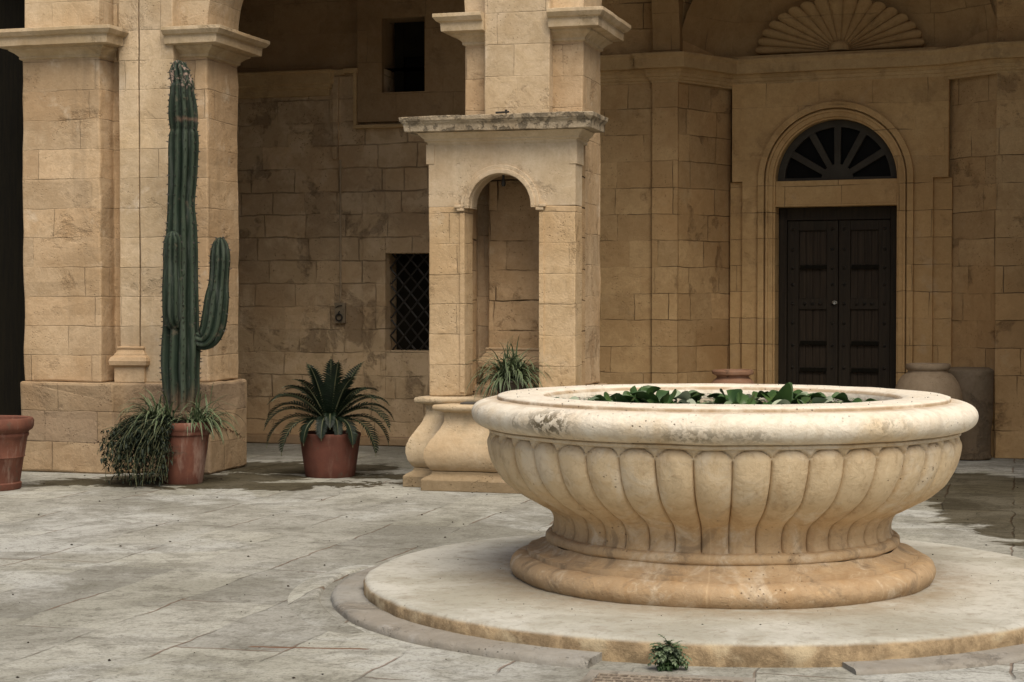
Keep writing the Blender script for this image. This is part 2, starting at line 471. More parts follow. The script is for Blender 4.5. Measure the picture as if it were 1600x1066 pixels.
def cactus_mat():
    n = NT('cactus_skin')
    P = n.obj
    x, y, z = n.sep(P)
    u, v, w = n.sep(n.uv)           # u: 0 in rib valley .. 1 on rib crest
    a = n.noise(n.mapping(P, (22, 22, 2.2)), 1.0, 6, .68)
    b = n.noise(P, 2.2, 5, .6)
    c = n.mix(n.rng(b, .38, .64), (.010, .017, .011), (.016, .027, .018))
    c = n.mix(n.math('MULTIPLY', n.rng(a, .47, .66), .5), c, (.078, .090, .080))
    c = n.mix(n.math('MULTIPLY', n.rng(u, .62, 1.0), .30), c, (.10, .13, .085))
    # corky brown bark at the foot and scars
    ck = n.rng(n.math('ADD', z, n.math('MULTIPLY', a, .7)), .86, 1.18, 1.0, 0.0)
    c = n.mix(n.math('MULTIPLY', ck, .8), c, (.20, .13, .085))
    sc = n.math('MULTIPLY', n.rng(n.math('ABSOLUTE', n.math('SUBTRACT', z, n.math('MULTIPLY_ADD', n.noise(P, 9, 3), .06, 2.955))), .0, .028, 1.0, 0.0), n.rng(x, -.07, .02))
    c = n.mix(n.math('MULTIPLY', sc, .5), c, (.20, .12, .085))
    tp = n.math('MULTIPLY', n.rng(z, 3.2, 3.28), n.rng(n.noise(P, 24, 5, .7), .52, .6))
    c = n.mix(n.math('MULTIPLY', tp, .8), c, (.36, .26, .21))
    ksp = n.noise(n.vec('ADD', P, (4, 4, 4)), 11, 7, .72)
    c = n.mix(n.math('MULTIPLY', n.rng(ksp, .58, .66), .55), c, (.12, .095, .065))
    n.bump(n.math('ADD', a, n.math('MULTIPLY', ksp, .6)), .55, .012)
    return n.fin(c, .65, .14)


M['cactus'] = cactus_mat()


def leaf_mat(name, c1, c2, stripe=None, rough=.5, trans=.15):
    n = NT(name)
    u, v, w = n.sep(n.uv)
    rnd = n.noise(n.obj, 6, 3)
    c = n.mix(n.rng(rnd, .35, .65), c1, c2)
    if stripe:
        d = n.math('ABSOLUTE', n.math('SUBTRACT', u, .5))
        c = n.mix(n.math('MULTIPLY', n.rng(d, .24, .32), .9), c, stripe)
    n.bs.inputs["Subsurface Weight"].default_value = 0.0
    n.bs.inputs["Transmission Weight"].default_value = 0.0
    return n.fin(c, rough, .3)


M['spider'] = leaf_mat('striped_leaf', (.036, .066, .024), (.055, .09, .034), (.19, .22, .13))
M['cycad'] = leaf_mat('cycad_leaflet', (.004, .010, .005), (.008, .018, .007), None, .55)
M['rachis'] = leaf_mat('frond_stalk', (.10, .11, .055), (.13, .13, .07))
M['trail'] = leaf_mat('trailing_leaf', (.006, .012, .006), (.016, .027, .012), None, .6)
M['weed'] = leaf_mat('weed_leaf', (.07, .125, .05), (.16, .20, .12), None, .6)
M['weeddark'] = leaf_mat('weed_shaded_leaf', (.03, .06, .022), (.05, .09, .03), None, .6)
M['lily'] = leaf_mat('lily_leaf', (.026, .060, .016), (.055, .105, .026), None, .4)
M['dryleaf'] = leaf_mat('dry_leaf', (.12, .07, .035), (.07, .042, .025), None, .8)
M['lilyback'] = leaf_mat('lily_leaf_back', (.28, .33, .22), (.36, .40, .29), None, .5)
M['cyctrunk'] = simple('cycad_trunk', (.10, .07, .04), (.05, .035, .02), 22, .9, 1.0, .1)
M['duck'] = leaf_mat('duckweed', (.10, .14, .06), (.22, .25, .15), None, .6)


def water_mat():
    n = NT('basin_water')
    r = n.noise(n.obj, 7, 4)
    n.bump(r, .12, .01)
    return n.fin(n.mix(n.rng(n.noise(n.obj, 9, 6), .45, .6), (.016, .02, .013), (.045, .05, .032)), .08, .5)


M['water'] = water_mat()


# ------------------------------------------------------------------ mesh builder
class MB:
    def __init__(self):
        self.v, self.f, self.m, self.uv = [], [], [], {}

    def add(self, vs, fs, mat=0, uvs=None):
        o = len(self.v)
        self.v += [tuple(p) for p in vs]
        for k, f in enumerate(fs):
            if uvs is not None:
                self.uv[len(self.f)] = uvs[k]
            self.f.append([i + o for i in f])
            self.m.append(mat)

    def prism(self, poly, z0, z1, mat=0):
        n = len(poly)
        vs = [(x, y, z0) for x, y in poly] + [(x, y, z1) for x, y in poly]
        fs = [[i, (i + 1) % n, n + (i + 1) % n, n + i] for i in range(n)]
        fs += [list(range(n))[::-1], list(range(n, 2 * n))]
        self.add(vs, fs, mat)

    def box(self, x0, x1, y0, y1, z0, z1, mat=0):
        self.prism([(x0, y0), (x1, y0), (x1, y1), (x0, y1)], z0, z1, mat)

    def sweep(self, path, prof, closed=False, cap=True, mat=0):
        """profile = [(out, z)] carried along a plan path, outward on the right hand."""
        n = len(path)
        nor = []
        segs = n if closed else n - 1
        sn = []
        for i in range(segs):
            a, b = path[i], path[(i + 1) % n]
            dx, dy = b[0] - a[0], b[1] - a[1]
            l = math.hypot(dx, dy) or 1
            sn.append((dy / l, -dx / l))
        for i in range(n):
            if closed:
                n1, n2 = sn[i - 1], sn[i]
            else:
                n1, n2 = sn[max(0, i - 1)], sn[min(segs - 1, i)]
            k = 1 + n1[0] * n2[0] + n1[1] * n2[1]
            k = max(k, .3)
            nor.append(((n1[0] + n2[0]) / k, (n1[1] + n2[1]) / k))
        m = len(prof)
        vs = []
        for i in range(n):
            for (o, z) in prof:
                vs.append((path[i][0] + nor[i][0] * o, path[i][1] + nor[i][1] * o, z))
        fs = []
        for i in range(segs):
            j = (i + 1) % n
            for k in range(m - 1):
                fs.append([i * m + k, j * m + k, j * m + k + 1, i * m + k + 1])
            if cap:                                  # close the back so it is a solid
                fs.append([i * m + m - 1, j * m + m - 1, j * m, i * m])
        if not closed and cap:
            fs.append(list(range(m))[::-1])
            fs.append([(n - 1) * m + k for k in range(m)])
        self.add(vs, fs, mat)

    def lathe(self, prof, n=48, c=(0, 0), fn=None, mat=0, a0=0.0, a1=2 * PI):
        full = abs(a1 - a0 - 2 * PI) < 1e-6
        cols = n if full else n + 1
        m = len(prof)
        vs = []
        for i in range(cols):
            a = a0 + (a1 - a0) * i / n
            for k, (r, z) in enumerate(prof):
                if fn:
                    r, z = fn(a, k, r, z)
                vs.append((c[0] + r * math.cos(a), c[1] + r * math.sin(a), z))
        fs = []
        for i in range(n):
            j = (i + 1) % cols
            for k in range(m - 1):
                fs.append([i * m + k, j * m + k, j * m + k + 1, i * m + k + 1])
        self.add(vs, fs, mat)

    def tube(self, pts, rad, n=8, ribs=0, depth=.2, mat=0, cap=True):
        pts = [Vector(p) for p in pts]
        m = len(pts)
        if not isinstance(rad, (list, tuple)):
            rad = [rad] * m
        vs, uvv = [], []
        ref = Vector((0, 1, 0))
        for i, p in enumerate(pts):
            t = (pts[min(i + 1, m - 1)] - pts[max(i - 1, 0)]).normalized()
            a = t.cross(ref)
            if a.length < 1e-3:
                a = t.cross(Vector((1, 0, 0)))
            a.normalize()
            b = a.cross(t).normalized()
            for k in range(n):
                th = 2 * PI * k / n
                r = rad[i]
                cr = 0.0
                if ribs:
                    cr = abs(math.cos(ribs * th / 2)) ** .8
                    r = r * (1 - depth + depth * cr) * (1 + .05 * noise.noise(Vector((k * .13, i * .09, rad[0] * 50))))
                uvv.append((cr, i / m))
                vs.append(p + (a * math.cos(th) + b * math.sin(th)) * r)
        fs, uvs = [], []
        for i in range(m - 1):
            for k in range(n):
                f = [i * n + k, i * n + (k + 1) % n, (i + 1) * n + (k + 1) % n, (i + 1) * n + k]
                fs.append(f)
                uvs.append([uvv[q] for q in f])
        if cap:
            fs.append(list(range(n))[::-1])
            uvs.append([(0, 0)] * n)
            fs.append([(m - 1) * n + k for k in range(n)])
            uvs.append([(.5, 1)] * n)
        self.add(vs, fs, mat, uvs if ribs else None)

    def ribbon(self, pts, widths, up=Vector((0, 0, 1)), fold=.0, mat=0, side=None):
        """a leaf blade: two strips either side of a midrib."""
        pts = [Vector(p) for p in pts]
        m = len(pts)
        vs = []
        for i, p in enumerate(pts):
            t = (pts[min(i + 1, m - 1)] - pts[max(i - 1, 0)]).normalized()
            s = side or t.cross(up)
            if s.length < 1e-4:
                s = Vector((1, 0, 0))
            s = s.normalized()
            nn = s.cross(t).normalized()
            w = widths[i]
            vs += [p - s * w + nn * w * fold, p, p + s * w + nn * w * fold]
        fs, uvs = [], []
        for i in range(m - 1):
            for k in (0, 1):
                f = [i * 3 + k, i * 3 + k + 1, i * 3 + k + 4, i * 3 + k + 3]
                fs.append(f)
                uvs.append([(k * .5, i / m), (k * .5 + .5, i / m), (k * .5 + .5, (i + 1) / m), (k * .5, (i + 1) / m)])
        self.add(vs, fs, mat, uvs)

    def build(self, name, mat, parent=None, frame=None, bevel=0.0, smooth=0.0, cut=0.0, amp=0.0, freq=3.0, merge=False, recalc=True, loc=None):
        me = bpy.data.meshes.new(name)
        me.from_pydata([tuple(p) for p in self.v], [], self.f)
        me.polygons.foreach_set("material_index", self.m)
        mats = mat if isinstance(mat, (list, tuple)) else [mat]
        for k in mats:
            me.materials.append(k)
        uvl = me.uv_layers.new(name="UVMap")
        if self.uv:
            for fi, q in self.uv.items():
                p = me.polygons[fi]
                for li, c in zip(p.loop_indices, q):
                    uvl.data[li].uv = c
        bm = bmesh.new()
        bm.from_mesh(me)
        if merge:
            bmesh.ops.remove_doubles(bm, verts=bm.verts, dist=1e-4)
        if recalc:
            bmesh.ops.recalc_face_normals(bm, faces=bm.faces)
        if cut:
            for _ in range(2):
                groups = {}
                for e in bm.edges:
                    l = e.calc_length()
                    if l > cut * 1.5:
                        groups.setdefault(min(24, int(l / cut)), []).append(e)
                if not groups:
                    break
                for k, es in groups.items():
                    bmesh.ops.subdivide_edges(bm, edges=[e for e in es if e.is_valid], cuts=k, use_grid_fill=True)
                break
        if amp:
            for v in bm.verts:
                q = noise.noise_vector(v.co * freq) * amp + noise.noise_vector(v.co * freq * 4.3) * amp * .45
                v.co += q
        if not self.uv:
            l = bm.loops.layers.uv.verify()
            for f in bm.faces:
                nx, ny, nz = f.normal
                if abs(nz) > .72:
                    for lp in f.loops:
                        lp[l].uv = (lp.vert.co.x, lp.vert.co.y)
                else:
                    k = math.hypot(nx, ny) or 1
                    tx, ty = -ny / k, nx / k
                    for lp in f.loops:
                        lp[l].uv = (lp.vert.co.x * tx + lp.vert.co.y * ty, lp.vert.co.z)
        bm.to_mesh(me)
        bm.free()
        if smooth:
            me.polygons.foreach_set("use_smooth", [True] * len(me.polygons))
            if smooth < 179:
                me.set_sharp_from_angle(angle=R(smooth))
        o = bpy.data.objects.new(name, me)
        COL.objects.link(o)
        if bevel:
            b = o.modifiers.new("bevel", 'BEVEL')
            b.width = bevel
            b.segments = 2
            b.limit_method = 'ANGLE'
            b.angle_limit = R(50)
            b.harden_normals = False
        if parent:
            o.parent = parent
        elif frame:
            frame.place(o)
        elif loc:
            o.location = loc
        return o


def tag(o, label=None, cat=None, group=None, kind=None):
    for k, v in (('label', label), ('category', cat), ('group', group), ('kind', kind)):
        if v:
            o[k] = v
    return o


def empty(name, label, cat, frame=None, loc=None, group=None, rz=0):
    o = bpy.data.objects.new(name, None)
    o.empty_display_size = .1
    COL.objects.link(o)
    if frame:
        frame.place(o)
    elif loc is not None:
        o.location = loc
        o.rotation_euler = (0, 0, rz)
    return tag(o, label, cat, group)


def offset_poly(poly, d):
    n = len(poly)
    out = []
    for i in range(n):
        a, b, c = poly[i - 1], poly[i], poly[(i + 1) % n]
        d1 = Vector((b[0] - a[0], b[1] - a[1])).normalized()
        d2 = Vector((c[0] - b[0], c[1] - b[1])).normalized()
        n1, n2 = Vector((d1.y, -d1.x)), Vector((d2.y, -d2.x))
        m = (n1 + n2) / max(.3, 1 + n1.dot(n2))
        out.append((b[0] + m.x * d, b[1] + m.y * d))
    return out


def jitter_path(path, step=.12):
    out = []
    for a, b in zip(path, path[1:]):
        l = math.hypot(b[0] - a[0], b[1] - a[1])
        k = max(1, int(l / step))
        for i in range(k):
            out.append((a[0] + (b[0] - a[0]) * i / k, a[1] + (b[1] - a[1]) * i / k))
    out.append(path[-1])
    return out


S, Z = B.S, B.Z
# ================================================================== GROUND
g = MB()
g.add([(-60, -40, 0), (60, -40, 0), (60, 90, 0), (-60, 90, 0)], [[0, 1, 2, 3]])
tag(g.build('ground', M['ground']), kind='structure')

# ================================================================== ARCADE
SPR = Z(858, 20, 0.0)                     # springing of the arches (top of the imposts)
TD = .63                                  # pier depth
IMP = [(0, -.245), (.018, -.235), (.018, -.215), (.05, -.185), (.085, -.165), (.085, -.148), (.16, -.140), (.165, -.068), (.19, -.06), (.21, -.035), (.215, -.028), (.215, 0), (-.03, 0.004), (-.03, -.245)]


def impost_prof(z):
    return [(o, z + d) for o, d in IMP]


def base_prof(z):        # attic base of the slim courtyard pilasters
    return [(-.02, z), (.035, z), (.035, z + .13), (.045, z + .135), (.066, z + .15), (.072, z + .185), (.062, z + .215), (.04, z + .232), (.036, z + .245), (.02, z + .265), (.012, z + .285), (.02, z + .29), (.02, z + .305), (.004, z + .31), (-.02, z + .31)]


# ---- middle pier
c0, c1 = S(727, 0), S(911, 0)
q0, q1 = S(757, -.12), S(858, -.12)
mp = empty('cloister_pier', 'pale limestone arcade pier with stepped imposts, rising behind the arched well shrine', 'pier', B, group='arcade piers')
ZCUT = Z(786, 190, -.2)                   # the shrine roof covers the pier below this height
b = MB()
b.prism([(c0, 0), (c1, 0), (c1, TD), (c0, TD)], ZCUT, SPR)
b.prism([(c0, 0), (c0 + .035, 0), (c0 + .035, .24), (c1 - .06, .24), (c1 - .06, 0), (c1, 0), (c1, TD), (c0, TD)], .8, ZCUT - .002)  # face cut back behind the shrine to darken its opening
b.build('shaft', M['pier'], mp, bevel=.014, cut=.15, amp=.010, freq=4)
b = MB()
b.prism([(c0 - .06, -.06), (c1 + .06, -.06), (c1 + .06, TD + .06), (c0 - .06, TD + .06)], 0, .8)
b.build('plinth', M['plinth'], mp, bevel=.02, cut=.2, amp=.010)
b = MB()
b.prism([(q0, -.12), (q1, -.12), (q1, .03), (q0, .03)], ZCUT, SPR + 1.6)
b.build('pilaster', M['pierup'], mp, bevel=.010, cut=.25, amp=.006)
r0, r1 = S(763, .12), S(858, .12)
b = MB()
b.prism([(r0, .12), (r1, .12), (r1, .25), (r0, .25)], 1.1, ZCUT - .01)
pil = b.build('inner_pilaster', M['recess'], mp, bevel=.012, cut=.2, amp=.006)
b = MB()
b.sweep([(r0, .25), (r0, .12), (r1, .12), (r1, .25)], base_prof(.80))
b.build('pilaster_base', M['pier'], pil, bevel=.004, cut=.1, amp=.004)
b = MB()
b.sweep(jitter_path([(q0, 0), (c0, 0), (c0, TD), (c1, TD), (c1, 0), (q1, 0)][::-1]), impost_prof(SPR))
b.v = [(x, y, z) for x, y, z in b.v]
b.build('impost', M['impost'], mp, bevel=.003, amp=.004, freq=5)

# ---- corner pier on the left
a0, a1 = S(36, -.25), S(157, -.25)
e0, e1 = S(187, -.12), S(272, -.12)
p0, p1 = S(270, 0), S(325, 0)
lp = empty('cloister_pier', 'broad worn corner pier with a ledged impost standing behind the tall cactus', 'pier', B, group='arcade piers')
b = MB()
b.prism([(a0, -.25), (a1, -.25), (a1, 0), (p1, 0), (p1, TD), (a0, TD)], .79, SPR)
b.build('shaft', M['pier'], lp, bevel=.016, cut=.15, amp=.012, freq=4)
b = MB()
pl = [(a0, -.25), (a1, -.25), (a1 + .10, -.2), (e1 - .15, -.13), (p1 - .02, 0), (p1, 0), (p1, TD), (a0, TD)]
b.prism(offset_poly([(a0 + .04, -.25), (e0 - .02, -.25), (e0 + .03, -.14), (p1 + .0, -.05), (p1, TD), (a0, TD)], .055), 0, .79)
b.build('plinth', M['plinth'], lp, bevel=.022, cut=.16, amp=.014)
b = MB()
em = S(218, -.12)
b.prism([(e0, -.12), (em - .006, -.12), (em - .006, .03), (e0, .03)], 1.09, SPR + 1.6)
pil = b.build('pilaster', M['pierup'], lp, bevel=.008, cut=.22, amp=.006)
b = MB()
b.prism([(em + .006, -.125), (e1, -.125), (e1, .03), (em + .006, .03)], .79, SPR + 1.6)
b.build('pilaster', M['pierup'], lp, bevel=.010, cut=.22, amp=.007)
b = MB()
b.sweep([(e0, .02), (e0, -.128), (em + .03, -.128), (em + .03, .02)], base_prof(.79))
b.build('pilaster_base', M['pier'], pil, bevel=.004, cut=.1, amp=.004)
b = MB()
b.sweep(jitter_path([(a0, TD), (a0, -.25), (a1, -.25), (a1, .0), (a1 + .04, .0)]), impost_prof(SPR + .0))
b.build('impost', M['impost'], lp, bevel=.003, amp=.005, freq=5)
b = MB()
b.sweep(jitter_path([(p0, 0), (p1, 0), (p1, TD), (a1, TD)]), impost_prof(SPR))
b.build('impost', M['impost'], lp, bevel=.003, amp=.005, freq=5)

# ---- a third pier stands just outside the right edge of the photograph
d0 = c1 + 4.35
rp = empty('cloister_pier', 'limestone arcade pier closing the right hand arch, past the big fountain basin', 'pier', B, group='arcade piers')
b = MB()
b.prism([(d0, 0), (d0 + 1.0, 0), (d0 + 1.0, TD), (d0, TD)], .8, SPR)
b.build('shaft', M['pier'], rp, bevel=.012, cut=.25, amp=.006)
b = MB()
b.prism([(d0 - .06, -.06), (d0 + 1.06, -.06), (d0 + 1.06, TD + .06), (d0 - .06, TD + .06)], 0, .8)
b.build('plinth', M['plinth'], rp, bevel=.02, cut=.2, amp=.01)
b = MB()
b.sweep([(d0, 0), (d0 + 1.0, 0), (d0 + 1.0, TD), (d0, TD)], impost_prof(SPR), closed=True)
b.build('impost', M['impost'], rp, bevel=.003)


# ---- wall with the arches, above the imposts
def arch_ring(mb, s0, s1, zs, t0, t1, ztop, n=28):
    r = (s1 - s0) / 2
    c = (s0 + s1) / 2
    pts = [(c - r * math.cos(PI * i / n), zs + r * math.sin(PI * i / n)) for i in range(n + 1)]
    for (x0, z0), (x1, z1) in zip(pts, pts[1:]):
        vs = [(x0, t0, z0), (x1, t0, z1), (x1, t0, ztop), (x0, t0, ztop), (x0, t1, z0), (x1, t1, z1), (x1, t1, ztop), (x0, t1, ztop)]
        mb.add(vs, [[0, 1, 2, 3], [5, 4, 7, 6], [4, 5, 1, 0], [3, 2, 6, 7]])


TOPZ = 7.0
aw = MB()
z0 = SPR + .003
for s0, s1 in ((a0 - 2.6, a0), (p1, c0), (c1, d0)):
    arch_ring(aw, s0, s1, z0, .003, TD - .003, TOPZ)
for s0, s1 in ((a0 - 6, a0 - 2.6), (a0, p1), (c0, c1), (d0, d0 + 3)):
    aw.box(s0, s1, .003, TD - .003, z0, TOPZ)
o = aw.build('arcade_wall', M['pierup'], frame=B, merge=True)
tag(o, 'pale courtyard wall of round arches carried on the imposts of the piers', 'wall')
# left pilaster carries on above its impost
b = MB()
b.box(a0 + .03, a1, -.25, -.001, z0, TOPZ)
o2 = b.build('pilaster', M['pierup'], o, bevel=.01, cut=.3, amp=.005)

# left arch: near-black panel stands in for the unlit void beside the pier
b = MB()
b.box(a0 - 2.6, a0 + .02, .50, .58, 0, SPR + 1.35)
dd = empty('dark_void', 'near black panel painted as the deep shade left of the corner pier', 'door', B)
b.build('leaf', M['nearblack'], dd)
b = MB()
for k in range(7):
    b.box(a0 - 2.5 + k * .36, a0 - 2.2 + k * .36, .47, .498, .05, SPR + 1.2)
b.build('void_slat', M['nearblack'], dd, bevel=.005)

# ================================================================== BACK WALL OF THE PORTICO
TB = 3.25


def wall_holes(mb, s0, s1, z0, z1, t, th, holes, mat=0):
    xs = sorted({s0, s1, *[h[0] for h in holes], *[h[1] for h in holes]})
    zs = sorted({z0, z1, *[h[2] for h in holes], *[h[3] for h in holes]})
    for x0, x1 in zip(xs, xs[1:]):
        for y0, y1 in zip(zs, zs[1:]):
            cx, cz = (x0 + x1) / 2, (y0 + y1) / 2
            if any(h[0] < cx < h[1] and h[2] < cz < h[3] for h in holes):
                continue
            mb.add([(x0, t, y0), (x1, t, y0), (x1, t, y1), (x0, t, y1)], [[0, 1, 2, 3]], mat)
    for h in holes:
        x0, x1, y0, y1 = h
        t2 = t + th
        mb.add([(x0, t, y0), (x0, t2, y0), (x0, t2, y1), (x0, t, y1)], [[0, 1, 2, 3]], mat)
        mb.add([(x1, t, y0), (x1, t2, y0), (x1, t2, y1), (x1, t, y1)], [[3, 2, 1, 0]], mat)
        mb.add([(x0, t, y0), (x1, t, y0), (x1, t2, y0), (x0, t2, y0)], [[0, 1, 2, 3]], mat)
        mb.add([(x0, t, y1), (x1, t, y1), (x1, t2, y1), (x0, t2, y1)], [[3, 2, 1, 0]], mat)


zc_top = Z(450, 113, TB)
zc_bot = Z(450, 152, TB)
up = (S(600, TB, 90), S(667, TB, 90), Z(630, 145, TB), Z(630, 29, TB))
lo = (S(603, TB, 470), S(690, TB, 470), Z(630, 548, TB), Z(630, 396, TB))
s_pil = S(1020, TB, 300)
s_end = S(1060, TB, 300)
WL = S(330, TB) - 4.5
bw = empty('portico_wall', 'shadowed rubble wall at the back of the portico with an upper window and a lower grilled window', 'wall', B)
SPLIT = S(790, TB)
b = MB()
wall_holes(b, WL, SPLIT, 0, zc_top, TB, .4, [(lo[0], lo[1], lo[2], lo[3])] + ([(up[0], up[1], up[2], zc_top)] if up[2] < zc_top else []))
b.build('lower_masonry', M['rubble'], bw)
b = MB()
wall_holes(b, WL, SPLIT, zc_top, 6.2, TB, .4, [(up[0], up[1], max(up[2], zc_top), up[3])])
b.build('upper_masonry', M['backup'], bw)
b = MB()
wall_holes(b, SPLIT, s_end, 0, 6.2, TB, .4, [])
b.build('right_masonry', M['niche'], bw)
# raised panel round the upper window
zp = Z(640, 190, TB)
sl = S(562, TB, 100)
b = MB()
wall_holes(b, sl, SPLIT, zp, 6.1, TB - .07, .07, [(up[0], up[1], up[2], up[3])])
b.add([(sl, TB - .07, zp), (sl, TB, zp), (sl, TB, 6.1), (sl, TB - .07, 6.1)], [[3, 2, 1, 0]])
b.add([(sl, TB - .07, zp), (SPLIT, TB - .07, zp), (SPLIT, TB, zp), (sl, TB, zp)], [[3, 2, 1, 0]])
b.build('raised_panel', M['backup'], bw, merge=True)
# flat band mould that steps round the panel and the cornice that runs into it
b = MB()
ze = Z(545, 113, TB)
sv = S(555, TB, 100)
bt = .022
b.box(sv - .10, sl + .01, TB - .10, TB + .02, ze - .02, ze + .028)
b.box(sl - .04, sl - .005, TB - .095, TB + .02, zp - .03, ze - .02)
b.box(sl - .04, SPLIT, TB - .096, TB + .02, zp - .065, zp - .03)
b.box(S(505, TB, 100), sv - .10, TB - .05, TB + .02, ze - .03, ze + .025)
b.build('band_moulding', M['trim'], bw, bevel=.004, cut=.15, amp=.003)
b = MB()
hc = zc_top - zc_bot
prof = [(-.02, zc_bot), (.03, zc_bot), (.03, zc_bot + .25 * hc), (.055, zc_bot + .3 * hc), (.06, zc_bot + .42 * hc), (.085, zc_bot + .46 * hc), (.09, zc_bot + .88 * hc), (.115, zc_bot + .93 * hc), (.115, zc_top), (-.02, zc_top)]
b.sweep(jitter_path([(WL, TB), (S(512, TB, 100), TB), (S(513, TB, 100), TB + .02)], .3), prof)
b.build('cornice', M['trim'], bw, bevel=.004, amp=.003)
# slim strip and lower dressed panel right of it
b = MB()
b.box(S(521, TB, 200), S(530, TB, 200), TB - .035, TB + .02, Z(520, 250, TB), ze - .03)
b.box(S(568, TB, 500), lo[0], TB - .022, TB + .02, 0, Z(600, 300, TB))
b.box(lo[0], SPLIT, TB - .022, TB + .02, 0, lo[2])
b.box(lo[0], SPLIT, TB - .022, TB + .02, lo[3], Z(600, 300, TB))
b.build('dressed_strip', M['rubble'], bw, bevel=.006, cut=.3, amp=.004)
# windows
w = MB()
w.box(up[0] + .02, up[1] - .005, TB + .30, TB + .34, up[2], up[3])
wo = w.build('window', M['glass'], bw)
w = MB()
zm = (up[2] + up[3]) / 2 + .02
w.box(up[0] + .03, up[0] + .13, TB + .24, TB + .297, up[2], up[3])
w.box(up[0] + .13, up[1] - .01, TB + .25, TB + .297, zm, up[3])
w.build('dark_panel', M['dark'], wo)  # dark panel, slightly lighter than the pane behind
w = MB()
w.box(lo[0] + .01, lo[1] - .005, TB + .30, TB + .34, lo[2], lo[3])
wo = w.build('window', M['dark'], bw)  # dark sheet behind the grille, room shade in its colour
w = MB()
cx, cz = (lo[0] + lo[1]) / 2, (lo[2] + lo[3]) / 2
hw, hh = (lo[1] - lo[0]) / 2, (lo[3] - lo[2]) / 2
st = .15
for sgn in (-1, 1):
    for k in range(-12, 13):
        # clip the line x = sgn*z + k*st to the opening
        pts = []
        for i in range(61):
            zz = -hh + 2 * hh * i / 60
            xx = sgn * zz * .85 + k * st
            if -hw <= xx <= hw:
                pts.append((cx + xx, TB + (.12 if sgn > 0 else .13), cz + zz))
        if len(pts) > 1:
            w.tube([pts[0], pts[-1]], .010, 6)
gr = w.build('grille', M['iron'], wo, smooth=60)
# ledge at the foot of the wall
b = MB()
b.box(WL, SPLIT - .5, TB - .16, TB + .02, 0, .09)
b.build('footing', M['plinth'], bw, bevel=.015, cut=.25, amp=.008)

# plaque with iron ring, and the pipe above it
pz0, pz1 = Z(532, 505, TB), Z(532, 473, TB)
ps0, ps1 = S(525, TB, 490), S(541, TB, 490)
pq = empty('ring_plaque', 'small grey stone plaque with an iron ring fixed to the back wall', 'plaque', B)
b = MB()
b.box(ps0, ps1, TB - .045, TB + .01, pz0, pz1)
b.build('plate', M['plaque'], pq, bevel=.006, cut=.05, amp=.003)
b = MB()
pc, pzc, rr = (ps0 + ps1) / 2, pz0 + .06, .034
b.tube([(pc + rr * math.cos(2 * PI * i / 20), TB - .06, pzc + rr * math.sin(2 * PI * i / 20)) for i in range(21)], .008, 8)
b.tube([(pc, TB - .04, pzc + rr), (pc, TB - .075, pzc + rr + .008), (pc, TB - .05, pzc + rr + .03)], .007, 6)
b.tube([(pc - .035, TB - .05, pz1 - .05), (pc - .01, TB - .052, pz1 - .035), (pc + .03, TB - .05, pz1 - .03)], .005, 6)
b.build('ring', M['iron'], pq, smooth=60)
b = MB()
b.tube([(S(533, TB, 300), TB - .02, Z(533, y, TB)) for y in (250, 290, 330, 380, 430, 455)] + [(S(532, TB, 470), TB - .02, Z(533, 472, TB))], .011, 8)
for y in (262, 330, 400):
    zz = Z(533, y, TB)
    b.box(S(533, TB, 300) - .022, S(533, TB, 300) + .022, TB - .026, TB + .005, zz - .008, zz + .008)
tag(b.build('wall_pipe', M['pipe'], frame=B, smooth=50), 'thin limewashed pipe running down the back wall to the ring plaque', 'pipe')

# ================================================================== DOOR NICHE
W1 = B.world(s_end, TB)
P2 = at(1142, 300, W1[1] * 1.035)
P3 = at(1482, 300, P2.y * .958)
P4 = at(1556, 300, P3.y * .972)
Q = Frame(P2.x, P2.y, math.atan2(-(P3.y - P2.y), P3.x - P2.x))      # portal plane
n1 = B.local(P2.x, P2.y)
n2 = B.local(P3.x, P3.y)
n3 = B.local(P4.x, P4.y)
n4 = (n3[0] + 3.2, n3[1] + .02)
nw = empty('niche_wall', 'warm limestone wall bay with canted sides holding the arched doorway and carved shell', 'wall', B)
cz1 = Z(1040, 84, TB - .1)
cz0 = Z(1040, 127, TB)
b = MB()


def panel(mb, a, c, z0, z1, mat=0):
    mb.add([(a[0], a[1], z0), (c[0], c[1], z0), (c[0], c[1], z1), (a[0], a[1], z1)], [[0, 1, 2, 3]], mat)


panel(b, (s_end, TB), n1, 0, 6.2)
panel(b, n2, n3, 0, 6.2)
panel(b, (n1[0] + .02, n1[1] + .35), (n2[0] - .02, n2[1] + .35), cz1, 6.2)
panel(b, n3, n4, 0, 6.2)
b.build('canted_side', M['niche'], nw)
b = MB()
b.box(s_pil, s_end + .002, TB - .05, TB + .02, 0, cz0)
b.build('pilaster', M['niche'], nw, bevel=.006, cut=.3, amp=.004)
b = MB()
b.prism([(n3[0], n3[1] - .06), (n3[0] + .42, n3[1] - .06), (n3[0] + .42, n3[1] + .02), (n3[0], n3[1] + .02)], 0, cz0)
b.build('pilaster', M['niche'], nw, bevel=.006, cut=.3, amp=.004)
hc = cz1 - cz0
prof = [(-.03, cz0 - .02), (.012, cz0 - .02), (.012, cz0), (.03, cz0 + .01), (.035, cz0 + .14 * hc), (.05, cz0 + .16 * hc), (.055, cz0 + .28 * hc), (.07, cz0 + .30 * hc), (.078, cz0 + .42 * hc), (.150, cz0 + .43 * hc), (.152, cz0 + .80 * hc), (.165, cz0 + .88 * hc), (.172, cz0 + .91 * hc), (.172, cz1), (-.03, cz1 + .004)]
b = MB()
m1 = (n1[0] + .02 - .10 * math.sin(Q.phi - B.phi), n1[1] - .10)
m2 = (n2[0] - .02 - .10 * math.sin(Q.phi - B.phi), n2[1] - .10)
